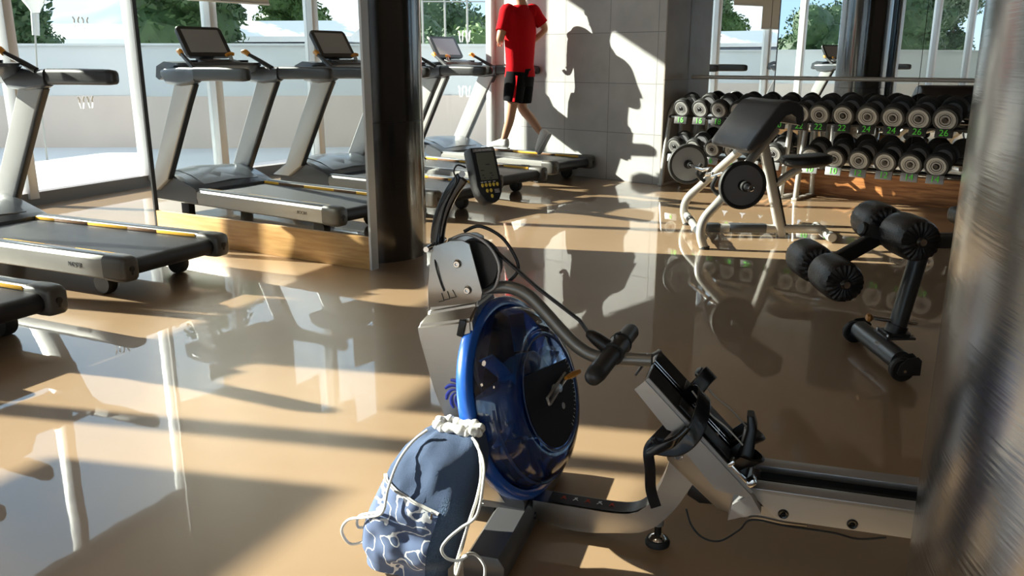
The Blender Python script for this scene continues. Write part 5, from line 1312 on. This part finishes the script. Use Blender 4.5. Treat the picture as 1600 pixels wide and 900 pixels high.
# water in the lower two thirds
bm = bm_new()
def chord(r, z):
    ps = [(r * cos(R(a)), r * sin(R(a)), z) for a in range(-200, 21, 10)]
    return [MT @ Vector((x, min(y, 0.07), zz)) for x, y, zz in ps]
loft(bm, [chord(0.232, 0.0), chord(0.226, 0.028), chord(0.206, 0.046), chord(0.16, 0.060)]); obj('water', bm, M_['water'], t, 40)
bm = bm_new(); lathe(bm, [(0, -0.004), (0.105, 0.0), (0.112, 0.02), (0.112, 0.060), (0.085, 0.075), (0, 0.078)], MT, 40); pdl = obj('paddle_hub', bm, M_['drum_blue'], t, 40)  # hub widened and brightened to stand for the bright glint in the tank
for k in range(6):
    bm = bm_new(); box(bm, (0.165, 0, 0.030), (0.10, 0.006, 0.040), (R(18), 0, 0), 0.002, M=MT @ Matrix.Rotation(R(60 * k + 15), 4, 'Z')); obj('paddle_blade', bm, M_['drum_blue'], pdl)
# resistance lever: clear arm with amber tip
sgn = -1 if MT.to_3x3().col[0].dot(e1) < 0 else 1
bm = bm_new()
P0 = RO.L(858, 628, -0.10); 
lvM = MT @ Matrix.Translation((0, 0, 0.104))
def onface(px, py, h=0.112):
    # intersect the sight line with the tank's front plane
    axw = (Matrix.Rotation(R(-17), 3, 'Z') @ ax); Pw = RO.O + RO.a * TC.x + RO.n * TC.y + Vector((0, 0, TC.z)) + axw * h
    u = (px - 800) / F; v = (450 - py) / F
    d = Vector((u, cos(TH) + v * sin(TH), -sin(TH) + v * cos(TH))); o = Vector((0, 0, CH))
    k = axw.dot(Pw - o) / axw.dot(d); p = o + d * k - RO.O
    return Vector((p.dot(RO.a), p.dot(RO.n), p.z))
la, lb2 = onface(857, 628), onface(884, 586)
dl = (lb2 - la).normalized(); pv = dl.cross(ax)
tube(bm, [la + pv * 0.010, lb2 + pv * 0.007, lb2 - pv * 0.007, la - pv * 0.010], 0.004, 8, sm=False, closed=True); lv = obj('resistance_lever', bm, M_['clear'], t)
bm = bm_new(); cyl(bm, (la + lb2) / 2 - ax * 0.012, (la + lb2) / 2 + ax * 0.010, 0.012, seg=18, bev=0.002); obj('lever_hub', bm, M_['clear'], lv)
la2, lb3 = onface(884, 591, 0.119), onface(905, 580, 0.124)
bm = bm_new(); tube(bm, [la2, (la2 + lb3) / 2, lb3], [0.005, 0.009, 0.006], 12, sm=False); obj('amber_tip', bm, M_['orange'], lv)
# bracket under the tank
for ya in (-0.075, 0.069):
    bm = bm_new(); prism(bm, [(-0.075, 0.075), (0.035, 0.075), (0.035, 0.10), (-0.02, 0.19), (-0.085, 0.19)], ya, ya + 0.006); obj('tank_bracket', bm, DKM, t, 30)
bm = bm_new(); box(bm, (-0.012, 0, 0.105), (0.09, 0.145, 0.05), bev=0.004); obj('tank_cradle', bm, DKM, t)
# swirl print on the cowl side and small amber notice
cen = RO.L(718, 616, -0.1045)
for k in range(9):
    bm = bm_new(); a0 = k * 2 * pi / 9
    P_ = []
    for j in range(6):
        rr_ = 0.007 + 0.0066 * j; an = a0 + 0.30 * j
        P_.append(cen + Vector((rr_ * cos(an), 0, rr_ * sin(an) * 1.08)))
    tube(bm, P_, [0.0012, 0.002, 0.003, 0.0042, 0.0048, 0.003], 8)
    for v in bm.verts: v.co.y = cen.y + (v.co.y - cen.y) * 0.15
    obj('swirl_mark', bm, M_['blue_print'], cw, 60)
for k, px in enumerate((710, 722, 734)):
    c = RO.L(px, 672, -0.105)
    bm = bm_new(); box(bm, c, (0.011, 0.001, 0.006)); obj('amber_notice', bm, M_['orange'], cw)

# ------------------------------------------------------------------ drawstring bag
GF = Frame((-0.235, 1.80), R(-24))
bt = thing('drawstring_bag', 'navy drawstring bag with white wavy print and cords leaning on the rowing machine', 'bag', GF.O, R(-24))
def sec(z, x0, x1, y0, y1, n=28, wr=0.0):
    cx, cy = (x0 + x1) / 2, (y0 + y1) / 2; out = []
    for i in range(n):
        a = 2 * pi * i / n; c, s = cos(a), sin(a); e = 0.62
        x = cx + (x1 - x0) / 2 * (abs(c) ** e) * (1 if c > 0 else -1); y = cy + (y1 - y0) / 2 * (abs(s) ** e) * (1 if s > 0 else -1)
        out.append(Vector((x, y, z + wr * sin(a * 5 + z * 30))))
    return out
def gx(px, py, b=0.0): return GF.L(px, py, b)
prof_ = []
for (pl_, pr2, py, y0, y1, wr) in ((584, 706, 868, -0.055, 0.060, 0.0), (579, 716, 850, -0.072, 0.070, 0.0), (583, 722, 822, -0.080, 0.080, 0.002), (594, 732, 790, -0.078, 0.090, 0.002), (606, 740, 760, -0.066, 0.100, 0.002), (616, 746, 735, -0.050, 0.105, 0.003), (632, 748, 710, -0.028, 0.105, 0.004), (654, 744, 690, 0.0, 0.095, 0.006), (672, 738, 680, 0.025, 0.085, 0.006)):
    l = gx(pl_, py, (y0 + y1) / 2 * 0.3); r = gx(pr2, py, (y0 + y1) / 2 * 0.3)
    prof_.append(((l.z + r.z) / 2, l.x, r.x, y0, y1, wr))
z00 = prof_[0][0]
print('bag', prof_)
zs0 = 0.004
secs = []
zmin = prof_[0][0]
for i, (z, x0, x1, y0, y1, wr) in enumerate(prof_):
    secs.append(sec(max(z, 0.004 + 0.008 * i), x0, x1, y0, y1, 40, wr))
bm = bm_new(); loft(bm, secs)
bmesh.ops.subdivide_edges(bm, edges=bm.edges[:], cuts=2, use_grid_fill=True)
for v in bm.verts:
    k = noise.noise(v.co * 14) * 0.011 + noise.noise(v.co * 30 + Vector((3, 1, 2))) * 0.005
    if v.co.z > 0.03: v.co += Vector((k * 0.5, -k * 1.3, k * 0.2))
bagb = obj('bag_body', bm, M_['navy'], bt, 75)
# wavy print material on the front pocket
pm_ = bpy.data.materials.new('wavy_print_cloth'); pm_.use_nodes = True; nt = pm_.node_tree; b_ = nt.nodes['Principled BSDF']; b_.inputs['Roughness'].default_value = 0.85
tc = nt.nodes.new('ShaderNodeTexCoord'); ns = nt.nodes.new('ShaderNodeTexNoise'); ns.inputs['Scale'].default_value = 25; ns.inputs['Detail'].default_value = 0.0; ns.inputs['Distortion'].default_value = 0.3
n2 = nt.nodes.new('ShaderNodeTexNoise'); n2.inputs['Scale'].default_value = 95; n2.inputs['Detail'].default_value = 0
ad = nt.nodes.new('ShaderNodeMath'); ad.operation = 'MULTIPLY_ADD'; ad.inputs[1].default_value = 0.09
sb2 = nt.nodes.new('ShaderNodeMath'); sb2.operation = 'SUBTRACT'; sb2.inputs[1].default_value = 0.55
ab = nt.nodes.new('ShaderNodeMath'); ab.operation = 'ABSOLUTE'; lt = nt.nodes.new('ShaderNodeMath'); lt.operation = 'LESS_THAN'; lt.inputs[1].default_value = 0.027
mx = nt.nodes.new('ShaderNodeMix'); mx.data_type = 'RGBA'; mx.inputs[6].default_value = (0.095, 0.135, 0.25, 1); mx.inputs[7].default_value = (0.72, 0.74, 0.78, 1)
nt.links.new(tc.outputs['Object'], ns.inputs['Vector']); nt.links.new(tc.outputs['Object'], n2.inputs['Vector'])
nt.links.new(n2.outputs['Fac'], ad.inputs[0]); nt.links.new(ns.outputs['Fac'], ad.inputs[2]); nt.links.new(ad.outputs[0], sb2.inputs[0]); nt.links.new(sb2.outputs[0], ab.inputs[0]); nt.links.new(ab.outputs[0], lt.inputs[0]); nt.links.new(lt.outputs[0], mx.inputs[0]); nt.links.new(mx.outputs[2], b_.inputs['Base Color'])
def bagsurf(z, k, off=0.004):
    """point on the front of the bag: k 0..1 from left to right edge"""
    for i in range(len(prof_) - 1):
        if prof_[i][0] <= z <= prof_[i + 1][0] or i == len(prof_) - 2 or z < prof_[0][0]:
            f_ = (z - prof_[i][0]) / (prof_[i + 1][0] - prof_[i][0]); f_ = max(0, min(1, f_))
            x0, x1, y0, y1 = [prof_[i][j] * (1 - f_) + prof_[i + 1][j] * f_ for j in (1, 2, 3, 4)]; break
    cx, cy = (x0 + x1) / 2, (y0 + y1) / 2
    x = x0 + (x1 - x0) * k; u = abs((x - cx) / ((x1 - x0) / 2)); u = min(u, 0.999)
    s = (max(0, 1 - u ** (1 / 0.31))) ** 0.31
    y = cy - (y1 - y0) / 2 * s
    v = Vector((x, y, z)); kk = noise.noise(v * 14) * 0.011 + noise.noise(v * 30 + Vector((3, 1, 2))) * 0.005
    return v + Vector((kk * 0.5, -kk * 1.3 - off, kk * 0.2))
bm = bm_new(); NU, NV = 26, 24; grid = []
for i in range(NV + 1):
    row_ = []
    for j in range(NU + 1):
        k = 0.035 + 0.77 * j / NU
        zt = 0.262 - 0.048 * (j / NU); zb_ = 0.020
        row_.append(bm.verts.new(bagsurf(zb_ + (zt - zb_) * i / NV, k, 0.006)))
    grid.append(row_)
for i in range(NV):
    for j in range(NU): bm.faces.new((grid[i][j], grid[i][j + 1], grid[i + 1][j + 1], grid[i + 1][j]))
pk = obj('front_pocket', bm, pm_, bt, 75, 'pocket printed with white wavy lines')
bm = bm_new(); Z = [bagsurf(0.266 - 0.048 * (j / 12), 0.035 + 0.77 * j / 12, 0.009) for j in range(13)]
tube(bm, Z, 0.004, 8, flat=(0.009, 0.003)); zp = obj('zip', bm, M_['cord'], pk)
bm = bm_new(); tube(bm, [p + Vector((0, -0.0015, 0)) for p in Z[:9]], 0.0015, 6); obj('zip_teeth', bm, M_['black'], zp)
bm = bm_new(); box(bm, Z[-2] + Vector((0, -0.005, -0.008)), (0.006, 0.003, 0.020), (0, R(10), 0), 0.001); obj('zip_pull', bm, M_['chrome'], zp)
# mesh side panel on the right
bm = bm_new(); grid = []
for i in range(21):
    z = 0.02 + 0.235 * i / 20; grid.append([bm.verts.new(bagsurf(z, 0.80 + 0.19 * j / 8 if j < 8 else 0.995, 0.004)) for j in range(9)])
for i in range(20):
    for j in range(8): bm.faces.new((grid[i][j], grid[i][j + 1], grid[i + 1][j + 1], grid[i + 1][j]))
obj('mesh_side', bm, M_['navy_mesh'], bt, 75, 'dark mesh side panel')
# gathered white top hem
zt, x0, x1, y0, y1, _ = prof_[-1]
bm = bm_new(); ringp = sec(zt + 0.002, x0 + 0.002, x1 - 0.002, (y0 + y1) / 2 - 0.020, (y0 + y1) / 2 + 0.020, 40)
ringp = [p + Vector((0, 0, 0.003 * sin(i * 1.1) + 0.004)) for i, p in enumerate(ringp)]
tube(bm, ringp, [0.010 + 0.0035 * (q % 2) for q in range(41)], 10, 2, closed=True); obj('top_hem', bm, M_['cord'], bt, 60, 'gathered white top hem')
# cords
bm = bm_new(); tube(bm, [gx(668, 672, 0.0), gx(645, 690, -0.02), gx(622, 722, -0.05), gx(606, 765, -0.08), gx(598, 800, -0.10), gx(575, 808, -0.08), gx(545, 812, -0.06), gx(534, 830, -0.06), gx(548, 850, -0.05), gx(575, 842, -0.05), gx(583, 822, -0.05), gx(560, 824, -0.05), gx(562, 806, -0.06), gx(596, 800, -0.09)], 0.0034, 10); obj('cord', bm, M_['cord'], bt, 60)
bm = bm_new(); tube(bm, [gx(738, 684, 0.02), gx(748, 700, 0.0), gx(752, 740, -0.06), gx(746, 775, -0.085), gx(735, 810, -0.10), gx(722, 850, -0.10), gx(712, 885, -0.09), gx(714, 897, -0.09), gx(724, 870, -0.10), gx(742, 866, -0.07), gx(757, 884, -0.07), gx(757, 905, -0.07)], 0.0034, 10); obj('cord', bm, M_['cord'], bt, 60)
bm = bm_new(); tube(bm, [gx(742, 690, 0.02), gx(755, 720, -0.04), gx(755, 755, -0.08), gx(745, 805, -0.10), gx(720, 825, -0.11), gx(700, 842, -0.12), gx(690, 858, -0.12), gx(698, 872, -0.115), gx(716, 876, -0.11), gx(730, 868, -0.10)], 0.0034, 10); obj('cord', bm, M_['cord'], bt, 60)
